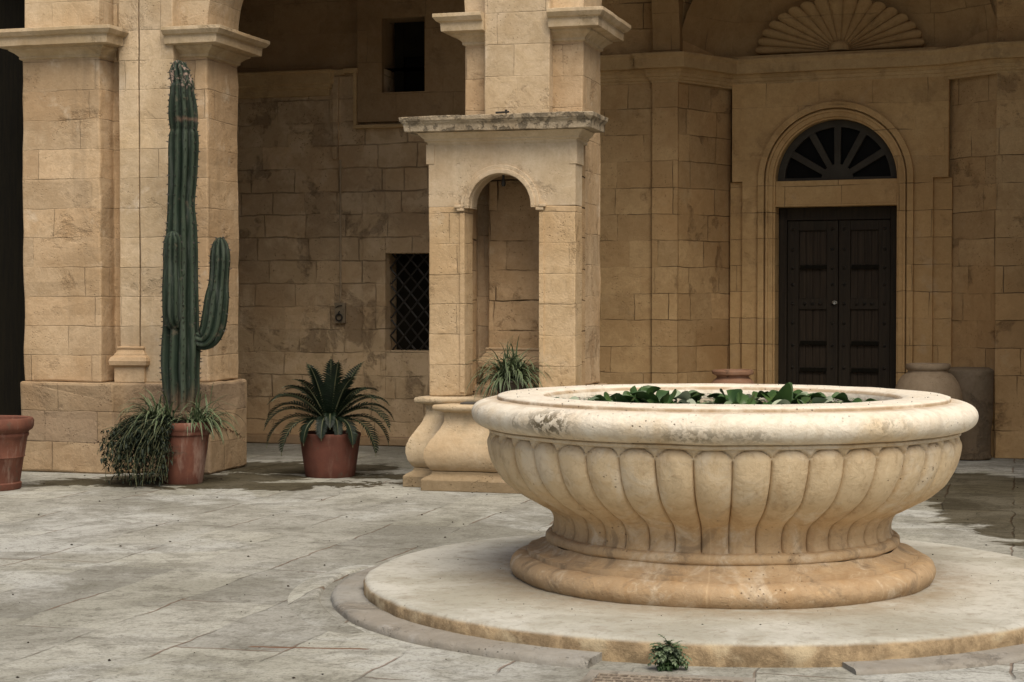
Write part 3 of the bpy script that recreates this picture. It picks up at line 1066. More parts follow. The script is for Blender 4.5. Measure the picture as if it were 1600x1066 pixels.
path = [(SPLIT, TB), (s_pil, TB), (s_pil + .001, TB - .05), (s_end, TB - .05), m1, m2, (n3[0], n3[1] - .06), (n3[0] + .42, n3[1] - .06), (n3[0] + .421, n3[1]), n4]
b.sweep(jitter_path(path, .3), prof)
b.build('cornice', M['trim'], nw, bevel=.004, amp=.004, freq=4)

# ---- semi dome above the niche: rises from the cornice and leans forward
b = MB()
nn = 14
ring = jitter_path([(s_end, TB + .02), n1, n2, (n3[0] + .02, n3[1])], .35)
mid = Vector(((s_end + n3[0]) / 2, (TB + n3[1]) / 2))
prev = None
rows = []
for k in range(nn + 1):
    a = (PI / 2) * k / nn
    row = []
    for (x, y) in ring:
        p = Vector((x, y))
        q = p + (mid + Vector((0, -.25)) - p) * (1 - math.cos(a)) * .95
        row.append((q.x, q.y, cz1 + 1.25 * math.sin(a)))
    rows.append(row)
for r0, r1 in zip(rows, rows[1:]):
    for i in range(len(ring) - 1):
        b.add([r0[i], r0[i + 1], r1[i + 1], r1[i]], [[0, 1, 2, 3]])
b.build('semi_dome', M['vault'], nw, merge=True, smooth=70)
# transverse rib beside the dome
b = MB()
rib = []
for k in range(11):
    a = (PI / 2) * k / 10
    rib.append((TB - 3.2 * .5 * (1 - math.cos(a)) - .0, cz1 + 1.6 * math.sin(a)))
for (y0, q0_), (y1, q1_) in zip(rib, rib[1:]):
    vs = []
    for (yy, zz) in ((y0, q0_), (y1, q1_)):
        vs += [(s_pil + .02, yy - .10, zz), (s_end + .03, yy - .10, zz), (s_end + .03, yy + .2, zz + .05), (s_pil + .02, yy + .2, zz + .05)]
    b.add(vs, [[0, 1, 5, 4], [1, 2, 6, 5], [3, 0, 4, 7], [2, 3, 7, 6]])
b.build('vault_rib', M['vault'], nw, merge=True)

# ---- portal in its own plane
pt = empty('portal', 'arched limestone door surround with square ears set in the niche', 'doorway', Q)


def QS(px, d=0.0, py=300):
    return Q.hit(px, py, d)[0]


def QZ(px, py, d=0.0):
    return Q.hit(px, py, d)[2]


uc = (QS(1212, -.1) + QS(1402, -.1)) / 2
ri = (QS(1402, -.1) - QS(1212, -.1)) / 2          # clear half width
ro = ri + .165
zs = QZ(1306, 281, -.1)
zd = QZ(1306, 322, -.1)
ztop = cz0 + .03
ul, ur = QS(1142, -.12) + .012, QS(1482, -.12)
il, ir = QS(1160, -.12), QS(1458, -.12)
zear = QZ(1306, 281, -.12)


def arch_plate(mb, x0, x1, zs_, zt, t0, t1, c, r, n=32):
    """front plate from x0..x1 with a semicircular bite of radius r, thickness t0..t1"""
    pts = [(c - r * math.cos(PI * i / n), zs_ + r * math.sin(PI * i / n)) for i in range(n + 1)]
    for (xa, za), (xb, zb) in zip(pts, pts[1:]):
        mb.add([(xa, t0, za), (xb, t0, zb), (xb, t0, zt), (xa, t0, zt), (xa, t1, za), (xb, t1, zb), (xb, t1, zt), (xa, t1, zt)],
               [[0, 1, 2, 3], [4, 5, 1, 0], [3, 2, 6, 7], [7, 6, 5, 4]])
    for (xa, xb) in ((x0, c - r), (c + r, x1)):
        mb.add([(xa, t0, zs_), (xb, t0, zs_), (xb, t0, zt), (xa, t0, zt), (xa, t1, zs_), (xb, t1, zs_), (xb, t1, zt), (xa, t1, zt)],
               [[0, 1, 2, 3], [4, 0, 3, 7], [1, 5, 6, 2], [4, 5, 1, 0], [3, 2, 6, 7]])


def arch_band(mb, c, zs_, r0, r1, t0, t1, zlow, n=32):
    for i in range(n):
        a, d = PI * i / n, PI * (i + 1) / n
        q = []
        for t in (t0, t1):
            for (r, an) in ((r0, a), (r1, a), (r1, d), (r0, d)):
                q.append((c - r * math.cos(an), t, zs_ + r * math.sin(an)))
        mb.add(q, [[0, 1, 2, 3], [1, 5, 6, 2], [4, 0, 3, 7], [7, 6, 5, 4]])
    for sg in (-1, 1):
        xa, xb = sorted((c + sg * r0, c + sg * r1))
        mb.box(xa, xb, t0, t1, zlow, zs_)


b = MB()
arch_plate(b, ul, ur, zs, ztop, -.13, -.03, uc, ro)
b.box(il, uc - ro, -.13, -.03, 0, zs)
b.box(uc + ro, ir, -.13, -.03, 0, zs)
b.build('surround', M['portal'], pt, merge=True, bevel=.006)
for (x0, x1, x2) in ((ul - .03, ul + .004, uc - ro + .02), (uc + ro - .02, ur, ur + .03)):
    b = MB()
    b.box(x0, x2, -.075, .10, 0, zs - .002)
    b.box(x0, x2, .08, .2, zs - .002, ztop)
    b.build('backing_strip', M['portal'], pt, bevel=.006)
b = MB()
arch_band(b, uc, zs, ri + .105, ro + .001, -.185, .0, 0)
arch_band(b, uc, zs, ri + .088, ri + .106, -.125, .0, 0)
arch_band(b, uc, zs, ri + .066, ri + .089, -.172, .0, 0)
arch_band(b, uc, zs, ri + .020, ri + .067, -.152, .0, 0)
arch_band(b, uc, zs, ri, ri + .021, -.125, .24, 0)
b.build('archivolt', M['portal'], pt, bevel=.003)
b = MB()
b.box(uc - ri - .01, uc + ri + .01, -.09, .22, zd + .02, zs)
b.box(uc - ri - .01, uc + ri + .01, -.105, .21, zd, zd + .022)
b.build('lintel', M['portal'], pt, bevel=.006, cut=.2, amp=.003)

# ---- fanlight
fl = empty('fanlight', 'half round timber fanlight with radiating bars above the dark door', 'window', Q)
b = MB()
fd = -.02
n = 36
for i in range(n):
    a, d = PI * i / n, PI * (i + 1) / n
    for (r0, r1) in ((ri - .075, ri - .004), (0.0, .16)):
        q = []
        for t in (fd, fd + .06):
            for (r, an) in ((r0, a), (r1, a), (r1, d), (r0, d)):
                q.append((uc - r * math.cos(an), t, zs + .002 + r * math.sin(an)))
        b.add(q, [[0, 1, 2, 3], [1, 5, 6, 2], [4, 0, 3, 7], [7, 6, 5, 4]])
b.box(uc - ri + .07, uc - .15, fd + .002, fd + .058, zs + .002, zs + .03)
b.box(uc + .15, uc + ri - .07, fd + .002, fd + .058, zs + .002, zs + .03)
b.build('frame', M['fanwood'], fl)
for adeg in (31, 61, 90, 119, 149):
    a = R(adeg)
    b = MB()
    dx, dz = math.cos(a), math.sin(a)
    nx, nz = -dz, dx
    q = []
    for t in (fd + .006, fd + .052):
        for (rr, wv) in ((.13, -.030), (ri - .06, -.036), (ri - .06, .036), (.13, .030)):
            q.append((uc + dx * rr + nx * wv, t, zs + .002 + dz * rr + nz * wv))
    b.add(q, [[0, 1, 2, 3], [1, 5, 6, 2], [4, 0, 3, 7], [0, 4, 5, 1], [7, 6, 5, 4], [3, 2, 6, 7]])
    b.build('glazing_bar', M['fanwood'], fl, bevel=.004)
b = MB()
vs = [(uc, fd + .075, zs)] + [(uc - (ri - .03) * math.cos(PI * i / n), fd + .075, zs + (ri - .03) * math.sin(PI * i / n)) for i in range(n + 1)]
b.add(vs, [[0, i, i + 1] for i in range(1, n + 1)])
b.build('pane', M['glass'], fl)

# ---- door
dr = empty('double_door', 'old dark studded timber double door under the fanlight', 'door', Q)
D0 = .05
b = MB()
fw = .085
b.box(uc - ri + .002, uc - ri + fw, D0, D0 + .10, 0, zd - .001)
b.box(uc + ri - fw, uc + ri - .002, D0, D0 + .10, 0, zd - .001)
b.box(uc - ri + fw, uc + ri - fw, D0, D0 + .10, zd - .13, zd - .001)
b.build('frame', M['wood'], dr, bevel=.006)
ysr = [QZ(1306, yy, D0) for yy in (345, 417, 475, 536, 578)]
for sg in (-1, 1):
    x0, x1 = (uc - ri + fw + .004, uc - .004) if sg < 0 else (uc + .004, uc + ri - fw - .004)
    b = MB()
    b.box(x0, x1, D0 + .055, D0 + .085, 0.02, zd - .135)
    lf = b.build('leaf', M['wood2'], dr)
    b = MB()
    b.box(x0, x0 + .115, D0 + .02, D0 + .054, .02, zd - .135)
    b.box(x1 - .115, x1, D0 + .02, D0 + .054, .02, zd - .135)
    zr = [zd - .135] + ysr[1:] + [.12]
    for k, zz in enumerate(zr):
        hh_ = .05 if k in (0, 5) else (.055 if k == 2 else .024)
        z0_, z1_ = zz - hh_, zz + hh_
        if k == 0:
            z0_, z1_ = zz - .1, zz
        b.box(x0 + .115, x1 - .115, D0 + (.022 if k in (0, 2, 5) else .028), D0 + .054, z0_, z1_)
    b.build('rails', M['wood'], lf, bevel=.005)
    b = MB()
    xa, xb = x0 + .115, x1 - .115
    for k in range(4):
        wv = (xb - xa) / 4
        b.box(xa + k * wv + .004, xa + (k + 1) * wv - .004, D0 + .046, D0 + .0545, .13, zd - .24)
    b.build('planks', M['wood2'], lf, bevel=.002)
    b = MB()
    for zz in (ysr[1], ysr[3], ysr[4]):
        b.box(x0 + .13, x1 - .11, D0 + .012, D0 + .0275, zz - .022, zz + .018)
    b.build('black_strip', M['nearblack'], lf, bevel=.003)  # near-black strips laid over the thin rails
    b = MB()
    studs = [(x0 + .055, QZ(1306, yy, D0)) for yy in (358, 390, 419, 445, 475, 505, 540, 575)] + [(x1 - .055, QZ(1306, yy, D0)) for yy in (358, 390, 419, 445, 475, 505, 540, 575)]
    studs += [(x0 + (x1 - x0) * k, ysr[2]) for k in (.35, .5, .65)]
    for (sx, sz) in studs:
        b.add(*(lambda c_, r_: ([(c_[0] + r_ * math.cos(2 * PI * i / 10), D0 + .0205, c_[1] + r_ * math.sin(2 * PI * i / 10)) for i in range(10)] + [(c_[0], D0 - .004, c_[1])],
                                [[i, (i + 1) % 10, 10] for i in range(10)]))((sx, sz), .019))
    b.build('studs', M['iron'], lf)
b = MB()
hx, hzz = QS(1305, D0), QZ(1305, 474, D0)
b.lathe([(0, .02), (.012, .02), (.014, .012), (.008, .004), (.008, -.03), (.02, -.035), (.02, -.042), (0, -.042)], 14)
b.v = [(hx + x, D0 + .0 - z, hzz + y) for x, y, z in b.v]
b.tube([(hx - .022, D0 - .01, hzz), (hx - .018, D0 - .014, hzz + .016), (hx, D0 - .015, hzz + .022), (hx + .02, D0 - .014, hzz + .016), (hx + .022, D0 - .01, hzz - .004)], .006, 6)
b.build('handle', M['steel'], dr, smooth=50)

# ---- carved shell
sh = MB()
ucs = QS(1312, -.05, 60)
zsh = QZ(1312, 80, -.05)
A_, B_ = (QS(1440, 0, 60) - QS(1184, 0, 60)) / 2, QZ(1312, 4, 0) - QZ(1312, 80, 0)
NR, NA, lobes = 16, 17 * 14, 17
vs, fs = [], []
for i in range(NA + 1):
    a = PI * i / NA
    lob = abs(math.sin(lobes * a / 2))
    lob = abs(math.sin(PI * ((lobes * i / NA) % 1)))
    for j in range(NR + 1):
        r = .10 + .90 * j / NR
        sc = 1 + (.055 * (lob ** .6) - .03) * (j / NR) ** 3
        x = -A_ * math.cos(a) * r * sc
        z = B_ * math.sin(a) * r * sc
        dep = .035 + .060 * math.sin(PI * min(1, r * .62)) + (.040 * (lob ** .5 - .6)) * (r ** .8)
        if j == NR:
            dep -= .01
        vs.append((ucs + x, -.02 - dep - .24 * (z / B_) ** 2 * .9, zsh + z))
    # rim back edge
    vs.append((ucs - A_ * math.cos(a) * 1.0, .12 - .2 * math.sin(a) ** 2, zsh + B_ * math.sin(a)))
m_ = NR + 2
for i in range(NA):
    for j in range(m_ - 1):
        fs.append([i * m_ + j, (i + 1) * m_ + j, (i + 1) * m_ + j + 1, i * m_ + j + 1])
sh.add(vs, fs)
so = sh.build('shell_relief', M['vault'], frame=Q, smooth=60)
tag(so, 'carved half round scallop shell above the door cornice', 'carving')
b = MB()
b.lathe([(0, .10), (.075, .09), (.10, .05), (.11, 0)], 20, a0=PI, a1=2 * PI)
b.v = [(ucs + x, y - .06, zsh + z) for x, y, z in b.v]
b.build('hinge_boss', M['trim'], so, smooth=60)
b = MB()
b.box(QS(1142), QS(1482), -.22, .1, cz1 + .002, cz1 + .03)
b.build('ledge', M['trim'], so, bevel=.004, cut=.2, amp=.004)

# ================================================================== VAULT / CEILING OF THE PORTICO
b = MB()
xs0, xs1 = WL, n4[0]
nv = 14
for k in range(nv):
    a, d = PI * k / nv, PI * (k + 1) / nv
    r = (TB - TD) / 2
    cm = (TB + TD) / 2
    for (x0, x1) in ((xs0, s_pil + .02), (s_end + .03, xs1)):
        pa = (cm - r * math.cos(a) * 1.02, 5.35 + .75 * math.sin(a))
        pb = (cm - r * math.cos(d) * 1.02, 5.35 + .75 * math.sin(d))
        b.add([(x0, pa[0], pa[1]), (x1, pa[0], pa[1]), (x1, pb[0], pb[1]), (x0, pb[0], pb[1])], [[0, 1, 2, 3]])
b.box(xs0, xs1, TD, TB + 1.2, 6.25, 6.5)
b.box(xs1, xs1 + .3, TD, TB + 1.5, 0, 6.5)
b.box(xs0 - .3, xs0, TD, TB + 1.5, 0, 6.5)
b.box(xs0, xs1, TB + 1.2, TB + 1.5, 0, 6.5)
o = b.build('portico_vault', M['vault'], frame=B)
tag(o, 'shadowed stone vault and end walls roofing the portico behind the arches', 'vault')

# ================================================================== WELL SHRINE (aedicule)
TA = -.42
wl, wr = S(670, TA), S(899, TA)
wc = S(784, TA, 300)
ws = empty('well_shrine', 'pale stone well shrine with a small round arch, worn cornice and bulging pedestal', 'shrine', B)
PED = [(-.03, 0), (.168, 0), (.170, .085), (.150, .102), (.105, .125), (.100, .150)]
PED2 = [(-.03, .150), (.085, .150), (.11, .165), (.138, .215), (.152, .275), (.148, .33), (.125, .39), (.085, .455), (.045, .52), (.018, .585), (.008, .635), (.012, .655), (.055, .668), (.082, .674), (.094, .69), (.094, .71), (.085, .722), (-.03, .726)]


def pedestal(lf, rt, front, back, kz=1.0):
    path = jitter_path([(lf, back), (lf, front), (rt, front), (rt, back)], .1)
    b_ = MB()
    b_.sweep(path, PED + [(-.03, .150)])
    b_.prism([(lf - .02, front - .02), (rt + .02, front - .02), (rt + .02, back), (lf - .02, back)], .001, .149)
    b_.build('plinth', M['pedbase'], ws, bevel=.006, amp=.006, freq=5)
    b_ = MB()
    b_.sweep(path, [(o_, .150 + (z_ - .150) * kz) for o_, z_ in PED2])
    b_.prism([(lf - .02, front - .02), (rt + .02, front - .02), (rt + .02, back), (lf - .02, back)], .152, .150 + .5745 * kz)
    return b_.build('pedestal', M['pedestal'], ws, smooth=55, amp=.005, freq=5)


pedestal(wl, wr, TA, -.06)
fl0, fr0 = S(699, TA - .22, 650), S(874, TA - .22, 650)
pedestal(fl0, fr0, TA - .22, TA + .1, .915)
# jambs
jo = .310
ztopb = Z(786, 224, TA)          # underside of the bed mould
zsp = Z(780, 322, TA)
JT = TA + .22
for sg in (-1, 1):
    b = MB()
    xa, xb = (wl, wc - jo) if sg < 0 else (wc + jo, wr)
    b.box(xa, xb, TA, JT, .725, zsp)
    j = b.build('jamb', M['jamb'], ws, bevel=.010, cut=.12, amp=.006, freq=4)
    b = MB()
    xi = wc + sg * jo
    b.box(min(xi, xi + sg * .04), max(xi, xi + sg * .04), TA - .012, TA + .01, .76, zsp - .05)
    b.build('edge_fillet', M['jamb'], j, bevel=.004, cut=.12, amp=.003)
    b = MB()
    xo, xn = (wl + .03, wc - jo - .03) if sg < 0 else (wc + jo + .03, wr - .02)
    b.box(xo, xn, JT + .002, -.004, .73, ztopb)  # added to close the gap and keep light out of the recess
    b.build('shading_side_wall', M['recess'], ws, bevel=.006, cut=.2, amp=.005)
b = MB()
ra_ = .268
arch_plate(b, wl, wr, zsp, ztopb, TA, JT, wc - .012, ra_)
b.box(wl - .02, wl + .05, TA - .006, JT + .005, Z(700, 256, TA), ztopb)
b.box(wr - .05, wr + .012, TA - .006, JT + .005, Z(880, 256, TA), ztopb)
b.build('arch_panel', M['aed'], ws, merge=True, bevel=.006)
b = MB()
arch_band(b, wc - .012, zsp, ra_ - .004, ra_ + .062, TA - .022, TA + .03, zsp - .012)
arch_band(b, wc - .012, zsp, ra_ - .010, ra_ + .028, TA - .035, TA + .03, zsp - .016)
arch_band(b, wc - .012, zsp, ra_ - .012, ra_ + .002, TA + .04, JT - .02, zsp - .016)
for sg in (-1, 1):
    x = wc - .012 + sg * (ra_ + .058)
    b.box(min(x, x + sg * .055), max(x, x + sg * .055), TA - .03, TA + .02, zsp - .012, zsp + .012)
    b.box(min(x - sg * .03, x + sg * .035), max(x - sg * .03, x + sg * .035), TA - .024, TA + .02, zsp - .038, zsp - .0125)
b.build('archivolt', M['aed'], ws, bevel=.006)
b = MB()
zct = Z(786, 178, TA - .17)
zb = ztopb
bed = [(-.03, zb - .004), (.006, zb), (.010, zb + .02), (.03, zb + .03), (.032, zb + .045), (.05, zb + .06), (.07, zb + .085), (.082, zb + .092), (-.03, zb + .094)]
pth = jitter_path([(wl, -.08), (wl, TA), (wr, TA), (wr, -.08)], .09)
b.sweep(pth, bed)
b.prism([(wl, TA), (wr, TA), (wr, -.006), (wl, -.006)], zb + .002, zb + .092)
b.build('bed_moulding', M['aed'], ws, bevel=.003, amp=.004, freq=5)
b = MB()
z9 = zb + .095
hh_ = zct - z9
cor = [(-.05, z9), (.155, z9), (.158, z9 + .40 * hh_), (.165, z9 + .50 * hh_), (.172, z9 + .56 * hh_), (.180, z9 + .68 * hh_), (.186, z9 + .70 * hh_), (.19, zct - .004), (.17, zct), (-.05, zct + .012)]
b.sweep(pth, cor)
b.prism([(wl, TA), (wr, TA), (wr, -.006), (wl, -.006)], z9 + .002, zct + .008)
b.build('cornice', M['lichen'], ws, bevel=.003, amp=.007, freq=7)
b = MB()
b.box(wc - .16, wc + .26, TA - .24, TA - .01, .6785, .692)
b.v = [(x - .12, y + .02, z) for x, y, z in b.v]
b.build('lid', M['slate'], ws, bevel=.003)
b = MB()
hx_ = S(786, TA + .1, 280)
zt_ = zsp + ra_
b.tube([(hx_, TA + .11, zt_ + .01), (hx_, TA + .11, zt_ - .05)], .010, 8)
b.tube([(hx_, TA + .11, zt_ - .045), (hx_, TA + .11, zt_ - .06), (hx_, TA + .11, zt_ - .085), (hx_, TA + .11, zt_ - .105)], [.010, .018, .02, .012], 10)
b.build('pulley_hook', M['iron'], ws, smooth=50)
b = MB()
tx = S(785, TA - .1, 172)
b.tube([(tx - .055, TA - .10, zct + .018), (tx + .055, TA - .10, zct + .022)], .008, 6)
b.tube([(tx + .03, TA - .10, zct + .0), (tx + .03, TA - .10, zct + .04)], .010, 6)
tag(b.build('iron_stub', M['iron'], frame=B), 'little black iron stub lying on top of the shrine cornice', 'fitting')

# ================================================================== FOUNTAIN
FC = Vector(((1127 - 800) / F * 8.95, 8.95, 0))
fb = empty('fountain_basin', 'huge round stone basin with a thick pale rim and fluted bowl', 'fountain', loc=FC)


def dens(prof, step):
    out = [prof[0]]
    for a, c in zip(prof, prof[1:]):
        l = math.hypot(c[0] - a[0], c[1] - a[1])
        k = max(1, int(l / step))
        for i in range(1, k + 1):
            out.append((a[0] + (c[0] - a[0]) * i / k, a[1] + (c[1] - a[1]) * i / k))
    return out


def smoothprof(pts, n=6):
    """Catmull-Rom through (r,z) points"""
    out = []
    m = len(pts)
    for i in range(m - 1):
        p0_, p1_, p2_, p3_ = pts[max(0, i - 1)], pts[i], pts[i + 1], pts[min(m - 1, i + 2)]
        for k in range(n):
            t = k / n
            q = []
            for d in (0, 1):
                a, b_, c, e = p0_[d], p1_[d], p2_[d], p3_[d]
                q.append(.5 * (2 * b_ + (c - a) * t + (2 * a - 5 * b_ + 4 * c - e) * t * t + (3 * b_ - a - 3 * c + e) * t ** 3))
            out.append(tuple(q))
    out.append(pts[-1])
    return out


def wobf(amp, fr=2.0, seed=0.0):
    def fn(a, k, r, z):
        p = Vector((r * math.cos(a), r * math.sin(a), z + seed))
        w_ = noise.noise(p * fr) * amp + noise.noise(p * fr * 5) * amp * .4
        return r + w_, z + noise.noise(p * fr * 2.3 + Vector((9, 9, 9))) * amp * .5
    return fn


base = smoothprof([(.885, .278), (.893, .268), (.915, .255), (.945, .243), (.972, .237)], 4) + [(.985, .236), (.988, .212)] + smoothprof([(1.000, .213), (1.028, .208), (1.057, .192), (1.073, .162), (1.068, .128), (1.045, .095)], 5)
b = MB()
b.lathe(base, 240, fn=wobf(.013, 3.2))
b.build('base', M['basin'], fb, smooth=50)
bowl = smoothprof([(1.178, .845), (1.188, .815), (1.190, .775), (1.168, .69), (1.115, .60), (1.045, .54), (.955, .485), (.900, .455), (.868, .425), (.855, .385), (.857, .35), (.872, .324)], 6)
cum = [0]
for a, c in zip(bowl, bowl[1:]):
    cum.append(cum[-1] + math.hypot(c[0] - a[0], c[1] - a[1]))
NL = 42
pnorm = []
for k in range(len(bowl)):
    a, c = bowl[max(0, k - 1)], bowl[min(len(bowl) - 1, k + 1)]
    dr_, dz_ = c[0] - a[0], c[1] - a[1]
    l = math.hypot(dr_, dz_)
    pnorm.append((-dz_ / l, dr_ / l))
wf = wobf(.009, 2.6, 3.0)


def flute(a, k, r, z):
    x = (a * NL / (2 * PI) + 1e-7) % 1 * 2 - 1
    v = cum[k]
    rt_, rb_ = .075, .014
    e = max(0, 1 - v / rt_)
    vb = cum[-1] - v
    e2 = max(0, 1 - vb / rb_)
    q = 1 - x * x - e * e - e2 * e2
    lob = max(0.0, q) ** .25 * (.80 + .20 * max(0.0, q)) if q >= 0 else .84 * min(1.0, -q / .35) ** .5
    amp_ = .042 * min(1.0, .72 + .28 * (r - .85) / .25)
    # tangent frame: push mostly outwards
    dsp = -amp_ * .9 + amp_ * lob
    rr_ = r + pnorm[k][0] * dsp
    z += pnorm[k][1] * dsp
    return wf(a, k, rr_, z)


b = MB()
b.lathe(bowl, NL * 24, fn=flute)
b.build('bowl', M['basin'], fb, smooth=70)
b = MB()
b.lathe([(.84, .330), (.872, .327), (.888, .322), (.896, .312), (.897, .292), (.892, .281), (.87, .272)], 200, fn=wobf(.006, 2.5, 5.0))
b.build('neck_ring', M['basin'], fb, smooth=60)
rim = [(1.10, .832), (1.172, .834), (1.188, .840), (1.189, .852), (1.178, .858)] + smoothprof([(1.188, .860), (1.226, .869), (1.258, .892), (1.272, .924), (1.268, .955), (1.247, .980), (1.208, .996), (1.162, 1.001), (1.10, 1.002)], 5)
b = MB()
b.lathe(rim, 220, fn=wobf(.006, 2.0, 1.0))
ro_ = b.build('rim', M['rim'], fb, smooth=50)
ringp = [(1.14, .99), (1.143, 1.010), (1.139, 1.019), (1.126, 1.024), (1.02, 1.027), (.94, 1.026), (.908, 1.018), (.892, 1.002), (.886, .97), (.87, .90), (.80, .80), (.4, .76), (0, .75)]
b = MB()
b.lathe(dens(ringp, .04), 200, fn=wobf(.004, 3.0, 2.0))
b.build('inner_lip', M['rim'], ro_, smooth=50)
WZ = .972
b = MB()
b.lathe([(0, WZ), (.5, WZ), (.888, WZ)], 64)
wo = b.build('water', M['water'], smooth=60, loc=FC)
tag(wo, kind='structure')
# platform
pr = [(0, .102), (.6, .103), (1.0, .104), (1.3, .105), (1.55, .105), (1.73, .104), (1.79, .101), (1.808, .093), (1.817, .08), (1.819, .045), (1.817, .0)]
pw1, pw2 = wobf(.012, 2.2, 7.0), wobf(.008, 11.0, 2.0)


def pfn(a, k, r, z):
    if r < 1.2:
        return r, z + .003 * noise.noise(Vector((r * math.cos(a) * 2, r * math.sin(a) * 2, 0)))
    r1, z1 = pw1(a, k, r, z)
    r2, z2 = pw2(a, k, r, z)
    f = .35 if z > .100 else 1.0
    return r + (r1 - r) + (r2 - r) * f, z + (z1 - z) * .35 if z > .01 else z


b = MB()
b.lathe(dens(pr, .022), 360, fn=pfn)
tag(b.build('fountain_platform', M['platform'], smooth=60, loc=FC), 'low round stone platform under the basin, chipped along its edge', 'platform')

# kerbs: two arcs of low stone round the platform, cut by the drain grate
M['kerb'] = stone('kerb_stone', (.325, .318, .285), (.26, .255, .228), None, pale=.55, pcol=(.44, .44, .415), blotch=.4, bcol=(.18, .15, .11), bump=.9, pits=.6)
for (aa, bb, kh, lab) in ((-250, -112.5, 1.0, 'low curved kerb stone left of the grate, ringing the platform'), (-81, 20, .6, 'low curved kerb stone right of the grate, along the platform front')):
    b = MB()
    kp = dens([(q_, z_ * kh) for q_, z_ in [(1.80, .0), (1.801, .034), (1.815, .036), (1.955, .035), (1.974, .029), (1.983, .018), (1.986, -.002)]], .03)
    wfn = wobf(.011, 3.0, 11.0)
    b.lathe(kp, 150, fn=lambda a, k, r, z: (wfn(a, k, r, z) if r > 1.85 else (r, z)), a0=R(aa), a1=R(bb))
    m_ = len(kp)
    nvv = len(b.v)
    b.f += [list(range(m_)), list(range(nvv - m_, nvv))]
    b.m += [0, 0]
    tag(b.build('kerb', M['kerb'], smooth=50, loc=FC), lab, 'kerb')

b = MB()
gp = [(2.045, -.004), (2.05, .014), (2.062, .019), (2.08, .020), (2.12, .015), (2.17, .007), (2.22, -.003)]
wg = wobf(.005, 3.0, 21.0)


def gfn(a, k, r, z):
    t = (math.degrees(a) - 152) / 60
    e = max(0.0, math.sin(PI * min(1, max(0, t)))) ** .5
    r1, z1 = wg(a, k, r, z)
    return r1 - .03 * math.sin(a * 2), -.004 + (z + .004) * e


b.lathe(gp, 60, fn=gfn, a0=R(152), a1=R(212))
tag(b.build('gutter_edge', M['ground'], smooth=60, loc=FC), 'worn curved stone lip of the shallow gutter outside the left kerb', 'kerb')

# drain grate
G0, G1, = gnd(936, 1051.5, .022), gnd(1162, 1063, .022)
ga = math.atan2(G1.y - G0.y, G1.x - G0.x)
dg = empty('drain_grate', 'rusty pierced drain grate set in the paving before the platform', 'grate', loc=(G0.x, G0.y, 0), rz=ga)
GL, GW = (G1 - G0).length, .34
b = MB()
b.box(-.045, GL + .045, 0.0, .045, 0.0, .024)
b.box(-.045, 0, -GW, 0, 0.0, .024)
b.box(GL, GL + .045, -GW, 0, 0.0, .024)
b.box(-.045, GL + .045, -GW - .045, -GW, 0.0, .024)
b.build('frame', M['kerb'], dg, bevel=.005, cut=.08, amp=.003)
b = MB()
b.box(0, GL, -GW, 0, 0.001, .004)
b.build('pit_shade', M['dark'], dg)  # thin dark sheet on the paving paints the drain's depth
b = MB()
nxg, nyg = 14, 7
for i in range(nxg + 1):
    x = GL * i / nxg
    for j in range(nyg):
        y = -GW * (j + .5) / nyg
        ox = (.5 if j % 2 else 0) * GL / nxg
        if x + ox > GL:
            continue
        b.box(x + ox - .005, x + ox + .005, y - GW / nyg * .5, y + GW / nyg * .5, .006, .0185)
for j in range(nyg + 1):
    y = -GW * j / nyg
    b.box(0, GL, y - .005, y + .005, .005, .021)
b.build('grating', M['grate'], dg, bevel=.0015)


# ================================================================== PLANTS
def leaf_card(mb, p, d, up, L, W, mat=0, bend=.25):
    """small pointed leaf: 2x3 faces with a fold"""
    d = d.normalized()
    s = d.cross(up)
    if s.length < 1e-3:
        s = d.cross(Vector((1, 0, 0)))
    s.normalize()
    nn_ = s.cross(d)
    pts = []
    for t, wv in ((0, .15), (.35, 1.0), (.7, .75), (1.0, .06)):
        c = p + d * L * t - nn_ * (bend * L * t * t)
        pts += [c - s * W * wv + nn_ * W * .25 * wv, c, c + s * W * wv + nn_ * W * .25 * wv]
    fs, uvs = [], []
    for i in range(3):
        for k in (0, 1):
            fs.append([i * 3 + k, i * 3 + k + 1, i * 3 + k + 4, i * 3 + k + 3])
            uvs.append([(k * .5, i / 3), (k * .5 + .5, i / 3), (k * .5 + .5, (i + 1) / 3), (k * .5, (i + 1) / 3)])
    mb.add(pts, fs, mat, uvs)


def spider_plant(loc, n, L, w, seed, label, spread=1.0, droop=1.0, parent_soil=None, bias=None, upness=1.0, core=.05):
    rnd = random.Random(seed)
    b_ = MB()
    for i in range(n):
        az = rnd.uniform(0, 2 * PI)
        el = R(rnd.uniform(28, 86)) * upness
        ln = L * rnd.uniform(.6, 1.1)
        st_ = Vector((rnd.uniform(-core, core), rnd.uniform(-core, core), rnd.uniform(0, .03)))
        d = Vector((math.cos(az) * math.cos(el) * spread, math.sin(az) * math.cos(el) * spread, math.sin(el)))
        if bias:
            d += Vector(bias) * rnd.random()
        pts = [st_]
        v = d.normalized()
        kk = 9
        for q in range(kk):
            v = (v + Vector((0, 0, -1)) * (.10 + .20 * q / kk) * droop * rnd.uniform(.7, 1.3) + Vector((rnd.uniform(-.06, .06), rnd.uniform(-.06, .06), 0))).normalized()
            pts.append(pts[-1] + v * ln / kk)
        ws_ = [w * (.6 + .4 * min(1, q / 2)) * (1 - (q / kk) ** 2.2) + .0006 for q in range(kk + 1)]
        b_.ribbon(pts, ws_, fold=.35)
    o_ = b_.build('spider_plant', M['spider'], recalc=False, smooth=179, loc=loc)
    tag(o_, label, 'plant')
    return o_


